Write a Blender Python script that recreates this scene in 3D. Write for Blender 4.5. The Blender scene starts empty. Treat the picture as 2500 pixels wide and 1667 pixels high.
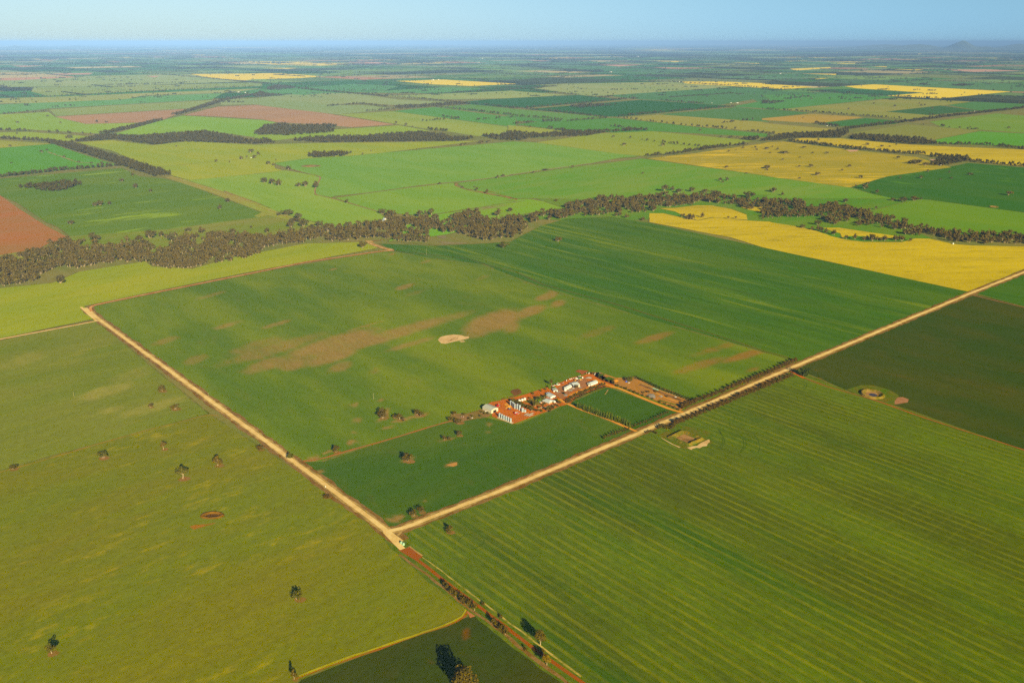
import bpy, math, random
import numpy as np
from mathutils import Vector
from mathutils.geometry import delaunay_2d_cdt

random.seed(7)
RNG = np.random.default_rng(7)
R = math.radians
scene = bpy.context.scene
COL = scene.collection

# ------------------------------------------------------------------ camera
CAM_H = 640.0
FPX = 2083.0                     # focal length in photo pixels (2500 wide)
CX, CY = 1250.0, 833.5
YINF = 102.0                     # image row of the infinite horizon
PITCH = math.atan((CY - YINF) / FPX)
SP, CP = math.sin(PITCH), math.cos(PITCH)
cam = bpy.data.cameras.new("camera")
cam.sensor_width = 36.0
cam.lens = 36.0 * FPX / 2500.0
cam.clip_start = 1.0
cam.clip_end = 400000.0
cam_o = bpy.data.objects.new("camera", cam)
COL.objects.link(cam_o)
cam_o.location = (0, 0, CAM_H)
cam_o.rotation_euler = (R(90) - PITCH, 0, 0)
scene.camera = cam_o

# ------------------------------------------------------------------ sky, sun, exposure
SUN_EL, SUN_AZ = R(22.0), R(22.0)      # azimuth measured from straight behind the camera towards the right
sunv = Vector((math.sin(SUN_AZ) * math.cos(SUN_EL), -math.cos(SUN_AZ) * math.cos(SUN_EL), math.sin(SUN_EL)))
world = bpy.data.worlds.new("World")
scene.world = world
world.use_nodes = True
wn, wl = world.node_tree.nodes, world.node_tree.links
bg = wn["Background"]
sky = wn.new("ShaderNodeTexSky")
sky.sky_type = 'NISHITA'
sky.sun_disc = False
sky.sun_elevation = SUN_EL
sky.sun_rotation = math.atan2(sunv.x, sunv.y)
sky.altitude = 600
sky.air_density = 1.0
sky.dust_density = 0.2
sky.ozone_density = 2.0
tc = wn.new("ShaderNodeTexCoord"); sep = wn.new("ShaderNodeSeparateXYZ")
wl.new(tc.outputs['Generated'], sep.inputs[0])
def mr(src, a, b):
    n = wn.new("ShaderNodeMapRange"); n.interpolation_type = 'SMOOTHSTEP'
    n.inputs['From Min'].default_value = a; n.inputs['From Max'].default_value = b
    wl.new(src, n.inputs['Value']); return n.outputs[0]
def wmix(f, a, b, bt='MIX'):
    n = wn.new("ShaderNodeMix"); n.data_type = 'RGBA'; n.blend_type = bt
    if isinstance(f, float): n.inputs['Factor'].default_value = f
    else: wl.new(f, n.inputs['Factor'])
    for k, v in (('A', a), ('B', b)):
        if isinstance(v, tuple): n.inputs[k].default_value = v
        else: wl.new(v, n.inputs[k])
    return n.outputs['Result']
elev = mr(sep.outputs['Z'], -0.002, 0.055)
side = mr(sep.outputs['X'], -0.45, 0.5)
tl = wmix(elev, (0.46, 0.64, 0.96, 1), (0.58, 0.70, 0.88, 1))
tr_ = wmix(elev, (0.30, 0.60, 1.22, 1), (0.37, 0.60, 0.92, 1))
tn = wmix(side, tl, tr_)
wl.new(wmix(1.0, sky.outputs['Color'], tn, 'MULTIPLY'), bg.inputs['Color'])
bg.inputs['Strength'].default_value = 0.06
sun = bpy.data.lights.new("sun", 'SUN')
sun.energy = 5.0
sun.angle = R(0.5)
sun.color = (1.0, 0.87, 0.66)
sun_o = bpy.data.objects.new("sun", sun)
COL.objects.link(sun_o)
sun_o.rotation_euler = sunv.to_track_quat('Z', 'Y').to_euler()
scene.view_settings.view_transform = 'Standard'
scene.view_settings.look = 'None'
scene.view_settings.gamma = 1.0
scene.view_settings.use_curve_mapping = False
scene.view_settings.exposure = 0.98
scene.cycles.max_bounces = 4
scene.cycles.diffuse_bounces = 2
scene.cycles.glossy_bounces = 1
scene.cycles.transparent_max_bounces = 4
scene.cycles.volume_bounces = 0
scene.cycles.use_denoising = False

# ------------------------------------------------------------------ photo row/column -> ground plane
def G(px, py):
    yd = (py - CY) / FPX
    fwd, dn = CP - yd * SP, SP + yd * CP
    t = CAM_H / dn
    return (px - CX) / FPX * t, fwd * t
def ppm(py):                     # photo pixels per metre at that ground row
    return ((py - CY) / FPX * CP + SP) * FPX / CAM_H
def dep(py):
    return PITCH + math.atan((py - CY) / FPX)
FR = {'w': (0, 0, .9408), 'a': (0, 80, 3.675), 'b': (620, 80, 3.675), 'c': (1240, 80, 3.675), 'd': (1860, 80, 3.675),
      'e': (0, 460, 3.675), 'f': (620, 460, 3.675), 'g': (1240, 460, 3.675), 'h': (1860, 400, 3.675),
      'i': (0, 860, 3.675), 'j': (620, 860, 3.675), 'k': (0, 1260, 3.675), 'l': (640, 1260, 3.675), 'm': (1500, 860, 3.675),
      'n': (1260, 1260, 1.8968), 'o': (1980, 700, 3.919), 'p': (1100, 860, 5.88), 'q': (1350, 860, 5.88),
      'r': (1170, 930, 11.76), 's': (1310, 890, 11.76), 't': (1250, 1500, 9.39), 'u': (1480, 860, 9.8)}
def px(fr, x, y):
    ox, oy, s = FR[fr]
    return ox + x / s, oy + y / s
def pts(spec, gnd=True):
    out, fr = [], 'w'
    for tok in spec.split():
        if tok in FR: fr = tok; continue
        x, y = tok.split(',')
        p = px(fr, float(x), float(y))
        out.append(G(*p) if gnd else p)
    return out
def lin(c):
    return tuple((v / 255 / 12.92) if v / 255 <= .04045 else ((v / 255 + .055) / 1.055) ** 2.4 for v in c)
GAIN, HZB = (1.07, 1.05, .84), 0.030
ALB = 0.80                        # picture brightness -> base colour
def alb(c, k=1.0):
    l = lin(c)
    return (min(.85, l[0] * ALB * k * GAIN[0]), min(.85, l[1] * ALB * k * GAIN[1]), min(.85, max(0, l[2] * GAIN[2] - HZB) * ALB * k), 1)

a0, a1 = G(*px('w', 222, 738)), G(*px('w', 890, 1222))
ANG_U = math.atan2(a0[1] - a1[1], a0[0] - a1[0])       # direction of the road running away to the left
ANG_V = ANG_U - math.pi / 2

# ------------------------------------------------------------------ node helpers
class NT:
    def __init__(s, name):
        s.m = bpy.data.materials.new(name); s.m.use_nodes = True
        s.n, s.l = s.m.node_tree.nodes, s.m.node_tree.links
        s.b = s.n['Principled BSDF']; s.b.inputs['Roughness'].default_value = 1.0
        s.b.inputs['Specular IOR Level'].default_value = 0.0
        s.geo = s.n.new('ShaderNodeTexCoord')
    def math(s, op, a, b=None, c=None):
        n = s.n.new('ShaderNodeMath'); n.operation = op
        for i, v in enumerate((a, b, c)):
            if v is None: continue
            if isinstance(v, (int, float)): n.inputs[i].default_value = v
            else: s.l.new(v, n.inputs[i])
        return n.outputs[0]
    def mapping(s, ang=0.0, sc=(1, 1, 1)):
        n = s.n.new('ShaderNodeMapping'); n.vector_type = 'TEXTURE'
        n.inputs['Rotation'].default_value = (0, 0, ang)
        n.inputs['Scale'].default_value = tuple(1 / v for v in sc)
        s.l.new(s.geo.outputs['Object'], n.inputs['Vector'])
        return n.outputs[0]
    def noise(s, vec, scale=1.0, detail=3, rough=.55):
        n = s.n.new('ShaderNodeTexNoise'); n.inputs['Scale'].default_value = scale
        n.inputs['Detail'].default_value = detail; n.inputs['Roughness'].default_value = rough
        s.l.new(vec, n.inputs['Vector'])
        return n.outputs['Fac']
    def ramp(s, fac, lo, hi):
        n = s.n.new('ShaderNodeMapRange'); n.interpolation_type = 'SMOOTHSTEP'
        n.inputs['From Min'].default_value = lo; n.inputs['From Max'].default_value = hi
        s.l.new(fac, n.inputs['Value'])
        return n.outputs[0]
    def mix(s, fac, a, b, bt='MIX'):
        n = s.n.new('ShaderNodeMix'); n.data_type = 'RGBA'; n.blend_type = bt
        if isinstance(fac, (int, float)): n.inputs['Factor'].default_value = fac
        else: s.l.new(fac, n.inputs['Factor'])
        for k, v in (('A', a), ('B', b)):
            if isinstance(v, tuple): n.inputs[k].default_value = v
            else: s.l.new(v, n.inputs[k])
        return n.outputs['Result']
    def value(s, col, fac, lo, hi):       # multiply brightness by lo..hi driven by fac 0..1
        m = s.n.new('ShaderNodeMapRange')
        m.inputs['To Min'].default_value = lo; m.inputs['To Max'].default_value = hi
        s.l.new(fac, m.inputs['Value'])
        v = s.n.new('ShaderNodeVectorMath'); v.operation = 'SCALE'
        if isinstance(col, tuple): v.inputs[0].default_value = col[:3]
        else: s.l.new(col, v.inputs[0])
        s.l.new(m.outputs[0], v.inputs['Scale'])
        return v.outputs[0]
    def out(s, col):
        if isinstance(col, tuple): s.b.inputs['Base Color'].default_value = col
        else: s.l.new(col, s.b.inputs['Base Color'])
        return s.m

def plain(name, c, rough=.9, var=.15, sc=.5, k=1.0):
    t = NT(name); t.b.inputs['Roughness'].default_value = rough
    t.b.inputs['Specular IOR Level'].default_value = 0.25 if rough < .8 else 0.05
    n = t.noise(t.geo.outputs['Object'], sc, 3)
    return t.out(t.value(alb(c, k), n, 1 - var, 1 + var))

def field_mat(name, c, c2=None, ang=ANG_U, streak=.25, stripes=None, patch=None, soil=None, grain=.18, big=.5, flow=None, far=False):
    """c base, c2 second crop tone, stripes=(period, width, strength, colour), patch=(colour, lo, hi, sx, sy) weeds or flowers,
    soil=colour shown where the 'soil' attribute of the mesh is high"""
    t = NT(name)
    c2 = c2 or tuple(v * f for v, f in zip(c, (1.18, 1.1, 1.05)))
    f = 0.25 if far else 1.0
    rot = t.mapping(ang, (1, 1, 1))
    n1 = t.noise(t.mapping(ang, (.0022 * f, .006 * f, 1)), 1, 4, .6)
    col = t.mix(t.ramp(n1, .35, .68), alb(c), alb(c2))
    n2 = t.noise(t.mapping(ang, (.004 * f, .055 * f, 1)), 1, 4, .6)
    col = t.value(col, n2, 1 - streak, 1 + streak)
    if patch:
        pc, lo, hi, sx, sy = patch
        n3 = t.noise(t.mapping(ang, (sx, sy, 1)), 1, 6, .68)
        n3b = t.noise(t.mapping(ang, (sx * .15, sy * .12, 1)), 1, 2, .5)
        mm = t.math('ADD', n3, t.math('MULTIPLY', t.math('SUBTRACT', n3b, .5), .45))
        col = t.mix(t.ramp(mm, lo, hi), col, alb(pc))
    if stripes:
        per, wid, stg, sc = stripes
        sep = t.n.new('ShaderNodeSeparateXYZ'); t.l.new(rot, sep.inputs[0])
        wob = t.noise(t.mapping(ang, (.003, .02, 1)), 1, 2)
        v = t.math('ADD', sep.outputs['Y'], t.math('MULTIPLY', wob, per * .35))
        fr = t.math('FRACT', t.math('DIVIDE', v, per))
        tri = t.math('ABSOLUTE', t.math('SUBTRACT', fr, .5))
        band = t.ramp(tri, .5 - wid, .5)
        fr2 = t.math('FRACT', t.math('DIVIDE', v, per / 3.0))
        band2 = t.ramp(t.math('ABSOLUTE', t.math('SUBTRACT', fr2, .5)), .20, .5)
        blot = t.ramp(t.noise(t.mapping(ang, (.006, .012, 1)), 1, 6, .7), .52, .78)
        col = t.mix(t.math('MULTIPLY', blot, .35), col, alb((122, 118, 26)))
        xs = t.math('FRACT', t.math('DIVIDE', sep.outputs['X'], 24.0))
        cross = t.math('MULTIPLY', t.ramp(t.math('ABSOLUTE', t.math('SUBTRACT', xs, .5)), .40, .5), t.ramp(t.noise(t.mapping(ang, (.004, .005, 1)), 1, 3), .5, .7))
        col = t.mix(t.math('MULTIPLY', cross, .16), col, alb(sc))
        mod = t.ramp(t.noise(t.mapping(ang, (.011, .03, 1)), 1, 4, .65), .28, .72)
        band = t.math('MULTIPLY', band, t.math('MULTIPLY', mod, stg))
        col = t.mix(band, col, alb(sc))
        col = t.value(col, band2, 1.0, 0.90)
    if soil:
        at = t.n.new('ShaderNodeAttribute'); at.attribute_name = 'soil'
        n4 = t.noise(t.mapping(ANG_U, (.010, .022, 1)), 1, 8, .72)
        n5 = t.noise(t.mapping(ANG_U, (.03, .16, 1)), 1, 6, .7)
        s_ = t.math('ADD', at.outputs['Fac'], t.math('MULTIPLY', t.math('SUBTRACT', n4, .5), 1.5))
        s_ = t.math('ADD', s_, t.math('MULTIPLY', t.math('SUBTRACT', n5, .5), 1.0))
        sc2 = t.mix(t.ramp(n5, .3, .7), alb(soil), alb(tuple(v * .86 for v in soil)))
        sx = t.n.new('ShaderNodeSeparateXYZ'); t.l.new(t.geo.outputs['Object'], sx.inputs[0])
        sc2 = t.mix(t.math('MULTIPLY', t.ramp(sx.outputs['X'], -150.0, 650.0), .8), sc2, alb((158, 100, 60)))
        col = t.mix(t.math('MULTIPLY', t.ramp(s_, .0, 1.35), .78), col, sc2)
    g = t.noise(t.mapping(ang, (.10, .16, 1)), 1, 6, .9)
    col = t.value(col, t.ramp(g, .28, .72), 1 - grain * 1.15, 1 + grain * 1.15)
    return t.out(col)

# ------------------------------------------------------------------ mesh helpers
def mesh_obj(name, V, F, mats, parent=None, midx=None, attr=None):
    me = bpy.data.meshes.new(name)
    me.from_pydata([tuple(map(float, v)) for v in V], [], [tuple(map(int, f)) for f in F])
    for m in (mats if isinstance(mats, (list, tuple)) else [mats]): me.materials.append(m)
    if midx is not None: me.polygons.foreach_set('material_index', midx)
    if attr is not None:
        a = me.attributes.new('soil', 'FLOAT', 'POINT'); a.data.foreach_set('value', attr)
    me.update()
    o = bpy.data.objects.new(name, me); COL.objects.link(o)
    if parent: o.parent = parent
    return o
def fast_mesh(name, V, Q, mats, midx=None):
    """V (n,3) float, Q (m,4) int quads"""
    me = bpy.data.meshes.new(name)
    V = np.ascontiguousarray(V, dtype=np.float32); Q = np.ascontiguousarray(Q, dtype=np.int32)
    me.vertices.add(len(V)); me.vertices.foreach_set('co', V.ravel())
    me.loops.add(Q.size); me.loops.foreach_set('vertex_index', Q.ravel())
    me.polygons.add(len(Q)); me.polygons.foreach_set('loop_start', np.arange(0, Q.size, 4, dtype=np.int32))
    for m in mats: me.materials.append(m)
    if midx is not None: me.polygons.foreach_set('material_index', np.asarray(midx, dtype=np.int32))
    me.update(calc_edges=True)
    return me
def struct(o, label=None):
    o['kind'] = 'structure'
    if label: o['label'] = label
    return o
def thing(o, label, cat, group=None, kind=None):
    o['label'] = label; o['category'] = cat
    if group: o['group'] = group
    if kind: o['kind'] = kind
    return o
def empty(name, loc, rz=0.0):
    o = bpy.data.objects.new(name, None); COL.objects.link(o)
    o.location = loc; o.rotation_euler = (0, 0, rz); o.empty_display_size = .5
    return o
ZF = [0.10]
def unproj(x, y):
    # ground point -> photo pixel
    rel = (x, y, -CAM_H)
    z = rel[1] * CP - rel[2] * SP
    v = -(rel[1] * SP + rel[2] * CP)
    return CX + FPX * rel[0] / z, CY + FPX * v / z

def soil_value(P, blobs):
    out = np.zeros(len(P))
    if not blobs: return out
    u = np.array([unproj(*p) for p in P])
    for fr, x, y, rx, ry, st in blobs:
        bx, by = px(fr, x, y); s = FR[fr][2]
        rot = -.28
        dx, dy = u[:, 0] - bx, u[:, 1] - by
        c, s_ = math.cos(rot), math.sin(rot)
        X, Y = dx * c + dy * s_, -dx * s_ + dy * c
        d = (X / (rx / s)) ** 2 + (Y / (ry / s)) ** 2
        out = np.maximum(out, st * np.clip(1.35 - d, 0, 1.0))
    return out

FENCE = ([], [])
def field(name, spec, mat, blobs=None, res=None, label=None, z=None):
    P = pts(spec)
    n = len(P)
    cx, cy = sum(p[0] for p in P) / n, sum(p[1] for p in P) / n
    V = [Vector((p[0] - cx, p[1] - cy)) for p in P]
    area = sum(V[i].x * V[(i + 1) % n].y - V[(i + 1) % n].x * V[i].y for i in range(n))
    if area < 0: V = V[::-1]
    Vin = list(V)
    if res:
        # interior lattice
        xs = [v.x for v in V]; ys = [v.y for v in V]
        def inside(x, y):
            c = False; j = n - 1
            for i in range(n):
                if (V[i].y > y) != (V[j].y > y) and x < (V[j].x - V[i].x) * (y - V[i].y) / (V[j].y - V[i].y) + V[i].x: c = not c
                j = i
            return c
        y = min(ys) + res / 2
        while y < max(ys):
            x = min(xs) + res / 2
            while x < max(xs):
                jx, jy = x + random.uniform(-.2, .2) * res, y + random.uniform(-.2, .2) * res
                if inside(jx, jy): Vin.append(Vector((jx, jy)))
                x += res
            y += res
    ov, oe, of, *_ = delaunay_2d_cdt(Vin, [], [list(range(n))], 1, 1e-4)
    if z is None:
        z = ZF[0]; ZF[0] += .005
    W = [(v.x + cx, v.y + cy, z) for v in ov]
    if z < .9 and name in ('field', 'canola_field', 'fallow_field'):
        d0 = math.hypot(cx, cy); wd = 1.6 + d0 / 2600
        for i in range(n):
            a, b = Vector(P[i]), Vector(P[(i + 1) % n]); d = b - a
            if d.length < 20: continue
            k = max(1, int(d.length / 60)); nr = Vector((-d.y, d.x)).normalized()
            for q in range(k):
                if random.random() < .18: continue
                p0, p1 = a + d * (q / k), a + d * ((q + 1) / k); w0, w1 = wd * random.uniform(.4, 1.2), wd * random.uniform(.4, 1.2)
                bb = len(FENCE[0]); FENCE[0].extend([(*(p0 + nr * w0), z + .002), (*(p0 - nr * w0), z + .002), (*(p1 - nr * w1), z + .002), (*(p1 + nr * w1), z + .002)])
                FENCE[1].append((bb, bb + 1, bb + 2, bb + 3))
    at = soil_value([(w[0], w[1]) for w in W], blobs) if blobs else None
    return struct(mesh_obj(name, W, of, mat, attr=at), label)

def strip(name, P, width, z, mat, jit=.0, step=12.0, closed=False, taper=0):
    """ribbon mesh along ground polyline P, width in m"""
    P = [Vector(p) for p in P]
    Q = []
    for a, b in zip(P, P[1:]):
        L = (b - a).length; k = max(1, int(L / step))
        for i in range(k): Q.append(a.lerp(b, i / k))
    Q.append(P[-1])
    # soften corners
    for _ in range(3):
        Q = [Q[0]] + [(Q[i - 1] + Q[i] * 2 + Q[i + 1]) / 4 for i in range(1, len(Q) - 1)] + [Q[-1]]
    V, F = [], []
    j1 = j2 = 0
    for i, q in enumerate(Q):
        d = (Q[min(i + 1, len(Q) - 1)] - Q[max(i - 1, 0)]).normalized(); nrm = Vector((-d.y, d.x))
        j1 = j1 * .6 + random.uniform(-jit, jit); j2 = j2 * .6 + random.uniform(-jit, jit)
        w1, w2 = width / 2 + j1, width / 2 + j2
        V += [(*(q + nrm * w1), z), (*(q - nrm * w2), z)]
        if i: F.append((2 * i - 2, 2 * i - 1, 2 * i + 1, 2 * i))
    return struct(mesh_obj(name, V, F, mat))

# ------------------------------------------------------------------ ground sheet
gm = field_mat("pasture_ground", (120, 125, 70), (140, 128, 78), streak=.2, grain=.15)
N = 720
RG = 300000.0
V = [(0, 0, 0)] + [(RG * math.cos(2 * math.pi * i / N), RG * math.sin(2 * math.pi * i / N), 0) for i in range(N)]
F = [(0, 1 + i, 1 + (i + 1) % N) for i in range(N)]
struct(mesh_obj("ground", V, F, gm))

# distant patchwork: real paddocks on the survey grid from 7 km out to the horizon
def vcol_mat(name):
    t = NT(name)
    a = t.n.new('ShaderNodeAttribute'); a.attribute_name = 'paddock'
    n = t.noise(t.mapping(ANG_U, (.0006, .003, 1)), 1, 4, .6)
    return t.out(t.value(a.outputs['Color'], n, .8, 1.2))
def patchwork():
    cu, su = math.cos(ANG_U), math.sin(ANG_U)
    V, F, C = [], [], []
    def add(u0, u1, v0, v1, c, z):
        b = len(V)
        for u, v in ((u0, v0), (u1, v0), (u1, v1), (u0, v1)): V.append((u * cu - v * su, u * su + v * cu, z))
        F.append((b, b + 1, b + 2, b + 3)); C.append(alb(c))
    rr = random.Random(11)
    greens = [(96, 138, 66), (120, 148, 76), (70, 122, 62), (84, 130, 72), (140, 150, 86), (60, 104, 56), (112, 140, 84), (132, 142, 96), (92, 128, 88)]
    edges = []
    cells = []
    for S, r0, r1 in ((1700.0, 12000, 45000), (5100.0, 45000, 120000), (15300.0, 120000, 280000)):
        nn = int(r1 / S) + 2
        for iu in range(-nn, nn):
            for iv in range(-nn, nn):
                u, v = iu * S, iv * S
                cxm, cym = (u + S / 2) * cu - (v + S / 2) * su, (u + S / 2) * su + (v + S / 2) * cu
                r = math.hypot(cxm, cym)
                if r < r0 - S * .4 or r > r1 + S * .1 or cym < 3500 or abs(cxm) > cym * .68 + 1500: continue
                cells.append((S, u, v, r))
    for S, u, v, r in cells:
        if True:
            k = rr.choice((1, 2, 2, 3))
            horiz = rr.random() < .5
            cuts = sorted([0, 1] + [rr.uniform(.25, .75) for _ in range(k - 1)])
            for c0, c1 in zip(cuts, cuts[1:]):
                q = rr.random()
                pb = min(.5, .04 + r / 150000)
                if q < .045: c = (226, 200, 50) if r > 30000 else (112, 140, 84)
                elif q < .075: c = (190, 140, 110)
                elif q < .075 + pb: c = rr.choice([(66, 74, 60), (72, 82, 58), (58, 66, 56)])
                elif q < .12 + pb: c = (200, 182, 130)
                else: c = rr.choice(greens)
                j = rr.uniform(.88, 1.12); c = tuple(x * j for x in c)
                z = .03
                g = 14
                if horiz: add(u + c0 * S + g, u + c1 * S - g, v + g, v + S - g, c, z)
                else: add(u + g, u + S - g, v + c0 * S + g, v + c1 * S - g, c, z)
                if rr.random() < .30: edges.append((u + c0 * S if horiz else u, v if horiz else v + c0 * S, not horiz, r, S))
                if q < .075 + pb and q >= .075:
                    edges.append((u, v, 'w', r, S, c0, c1, horiz))
            if rr.random() < .25: edges.append((u, v, True, r, S))
            if rr.random() < .15: edges.append((u, v, False, r, S))
    o = mesh_obj("distant_paddocks", V, F, vcol_mat("distant_paddocks"))
    a = o.data.attributes.new('paddock', 'FLOAT_COLOR', 'FACE')
    a.data.foreach_set('color', np.array(C, dtype=np.float32).ravel())
    struct(o)
    return edges, (cu, su)
far_edges, (CU, SU) = patchwork()

# ------------------------------------------------------------------ traced paddocks
G1 = (84, 118, 44)
LIME = (158, 162, 40)
M = {}
def FM(key, *a, **k):
    if key not in M: M[key] = field_mat(key, *a, **k)
    return M[key]
mid = dict(streak=.10, grain=.10)
def simple(key, c, ang=ANG_U, **k):
    kk = dict(mid); kk.update(k)
    return FM("crop_" + key, c, tuple(min(255, v * f) for v, f in zip(c, (1.10, 1.03, 1.08))), ang, **kk)
BG = [   # (name, colour key, colour, outline)
 ('field', 'band_olive_pale', (150, 168, 100), 'a -200,430 130,430 1000,385 1700,375 2200,440 1000,480 0,490 -200,480'),
 ('field', 'band_olive_green', (142, 160, 84), 'a 300,490 1000,480 2352,445 2352,480 1200,530 430,570 280,530'),
 ('field', 'band_teal_dark', (70, 118, 78), 'a -200,560 0,550 280,545 350,570 0,592 -200,600'),
 ('field', 'band_olive_warm', (156, 164, 88), 'a -200,600 0,590 430,578 2352,500 2100,535 1300,560 1100,610 400,630 0,640 -200,650'),
 ('field', 'band_teal', (104, 158, 84), 'a -200,655 0,645 1100,600 1350,570 2000,545 1900,600 1000,650 450,680 0,730 -200,735'),
 ('field', 'band_olive_low', (140, 158, 84), 'a 440,690 1000,655 1920,605 1700,680 500,750'),
 ('field', 'pale_green', (142, 160, 100), 'b -300,600 0,590 450,540 900,545 1300,600 1830,630 1250,650 950,630 650,650 1000,650 1240,680 1010,710 750,735 300,685 0,645 -300,650'),
 ('field', 'teal_small', (96, 150, 86), 'b 100,515 400,505 700,540 450,560 120,540'),
 ('field', 'teal_small2', (92, 146, 90), 'b 400,500 900,460 1300,480 1170,520 950,530 700,530'),
 ('field', 'olive_pale_mid', (150, 166, 92), 'b 1150,570 1650,550 2352,520 c 0,520 540,560 0,590 b 1720,600'),
 ('field', 'green_far', (98, 150, 86), 'b 1200,520 1700,490 2100,500 1650,545 960,540'),
 ('field', 'olive_wide', (148, 162, 96), 'c 230,500 500,460 1500,440 2000,490 880,565 760,575'),
 ('field', 'teal_wide', (82, 128, 76), 'c 880,565 2000,490 2352,505 d 0,515 300,530 700,545 200,560 0,640 c 2200,600 1900,650 1300,605 1180,600'),
 ('field', 'forest_dark', (54, 104, 60), 'c 0,590 640,560 760,575 1040,600 170,675 0,670 b 2352,680 1900,640 1850,625 2100,600'),
 ('field', 'forest_dark2', (52, 102, 56), 'c 170,688 1180,605 1300,610 2020,660 1000,755 900,755'),
 ('field', 'green_c', (96, 142, 62), 'c 0,680 900,760 700,770 500,790 0,745 b 2352,750 1650,668 1950,645'),
 ('field', 'green_c2', (86, 142, 66), 'c 0,745 500,795 200,800 0,790 b 2352,800 2000,785'),
 ('field', 'teal_c3', (82, 126, 66), 'c 1350,735 2050,670 2352,695 d 0,680 440,720 0,775 c 2352,805'),
 ('field', 'olive_yellow', (156, 152, 66), 'c 1000,765 1350,735 2352,805 d 0,810 700,870 150,920 c 2352,890 1680,845'),
 ('field', 'green_band', (88, 140, 56), 'c 60,825 300,795 950,765 1680,845 2352,910 2352,940 1300,885 1000,900 600,880 360,860'),
 ('field', 'lime_b', (142, 162, 66), 'b 750,735 1240,705 2352,855 c 300,890 0,930 b 2352,900 2000,930 1750,890 1580,870 1270,820'),
 ('field', 'green_b', (94, 150, 66), 'b 1240,705 1620,668 2352,765 2352,850'),
 ('field', 'lime_c', (150, 160, 62), 'c 0,830 360,865 550,890 300,905 0,880'),
 ('field', 'olive_c', (142, 158, 56), 'c 220,990 820,905 1300,885 2200,970 2100,990 1240,1110 1000,1090 540,1025'),
 ('field', 'olive_d', (142, 146, 66), 'd 150,690 1220,588 1880,620 1600,660 1110,710 1500,740 1640,740 1500,770 1280,780 900,740 450,715'),
 ('field', 'dark_d', (64, 104, 60), 'd 1110,710 1600,655 1950,700 1850,710 1500,740'),
 ('field', 'green_d', (84, 142, 66), 'd 0,560 700,545 1220,580 150,690 0,680 c 2000,665 2352,600'),
 ('field', 'brown_yellow_d', (172, 148, 60), 'd 0,770 450,730 920,760 500,815 0,785'),
 ('field', 'green_d2', (66, 118, 58), 'd 500,815 930,768 1280,795 1200,820 900,840 700,840'),
 ('field', 'olive_d2', (132, 138, 66), 'd 800,900 1300,825 1930,870 1950,880 1560,960 1400,950 1000,910'),
 ('field', 'lime_d', (92, 154, 40), 'd 1560,960 1950,885 2352,905 2700,930 2700,1050 2352,1020 1700,1000 1560,990'),
 ('field', 'light_d', (116, 150, 56), 'd 1500,800 2100,725 2352,745 2700,770 2700,920 2352,900 1620,850'),
 ('field', 'teal_d3', (78, 128, 66), 'd 1660,650 1900,620 2352,640 2700,640 2352,670 2090,705 1950,700'),
 ('field', 'dark_d3', (56, 104, 62), 'd 830,505 1360,540 1100,565 680,540 480,510'),
 ('field', 'teal_d4', (90, 132, 80), 'd 1000,460 1480,430 2352,465 2700,480 2700,540 2240,528'),
 ('field', 'lime_a', (142, 172, 60), 'a -200,740 0,735 440,712 490,750 770,820 1240,810 930,910 250,870 0,870 -200,870'),
 ('field', 'lime_a2', (132, 172, 56), 'a 1000,915 1440,790 1640,745 2352,785 b 200,805 0,880 a 2352,950 2000,900 1800,880 1300,915'),
 ('field', 'lime_a3', (148, 168, 50), 'a -200,890 0,895 250,890 800,930 650,975 450,970 0,935 -200,930'),
 ('field', 'olive_a4', (150, 156, 56), 'a -200,960 0,965 450,995 480,998 0,1035 -200,1040'),
 ('field', 'lime_b2', (142, 168, 56), 'b 0,925 720,870 1300,832 1580,880 1500,890 1000,925 350,950 0,990'),
 ('field', 'green_a5', (90, 150, 50), 'a -300,1050 0,1035 480,998 560,1030 1000,1175 1100,1180 0,1290 -300,1320'),
]
for nm, k, c, sp in BG:
    field(nm, sp, simple(k, c, far=True))
PINK = FM('fallow_pink', (186, 142, 108), (174, 136, 108), ANG_V, streak=.08, grain=.08, far=True, patch=((170, 120, 100), .5, .7, .0008, .004))
field('fallow_field', 'a 490,755 1720,682 1570,742 1440,790 1240,808 770,820', PINK)
field('fallow_field', 'a 1640,742 1950,665 2352,648 b 0,648 620,720 1270,825 880,850 560,825 200,805 a 2352,780 1900,750', PINK)
CAN_FAR = FM('canola_far', (244, 212, 10), (248, 216, 20), ANG_U, streak=.06, grain=.05, far=True)
for sp in ('c 1560,440 1900,440 2352,455 d 0,455 470,490 200,508 0,500 c 2352,500 1700,465 1580,455',
           'd 740,482 1000,465 2240,530 1600,592 1120,568 1460,540 850,500',
           'b 1270,435 1700,422 2352,460 c 70,462 b 1950,480 1600,465',
           'a 1700,372 2352,368 b 0,365 250,365 630,395 400,410 0,420 a 2200,430 1900,410',
           'a 2100,262 b 0,260 400,260 900,283 600,298 200,290', 'b 1310,278 1820,258 1600,275', 'b 60,318 420,318 300,327',
           'd 250,325 620,310 620,320 300,342', 'd 350,368 670,370 665,382', 'd 350,415 620,408 500,420', 'd 975,305 1130,303 1120,312',
           'c 210,228 600,228 400,237', 'a 1040,221 1200,220 1150,226', 'c 1270,253 1650,258 1500,266', 'c 1240,155 1480,158 1400,162',
           'd 630,185 770,183 700,189', 'd 1200,190 1550,190 1400,196', 'd 1880,226 2240,228 2100,233', 'c 1780,162 1900,162 1860,166', 'c 2000,268 2300,276 2200,282',
           'a 460,232 580,230 520,237', 'a 1700,200 1860,200 1800,206', 'd 1120,328 1460,334 1400,340'):
    field('canola_field', sp, CAN_FAR)
FAL = FM('fallow_far', (204, 150, 124), (214, 164, 140), ANG_U, streak=.06, grain=.05, far=True)
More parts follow.
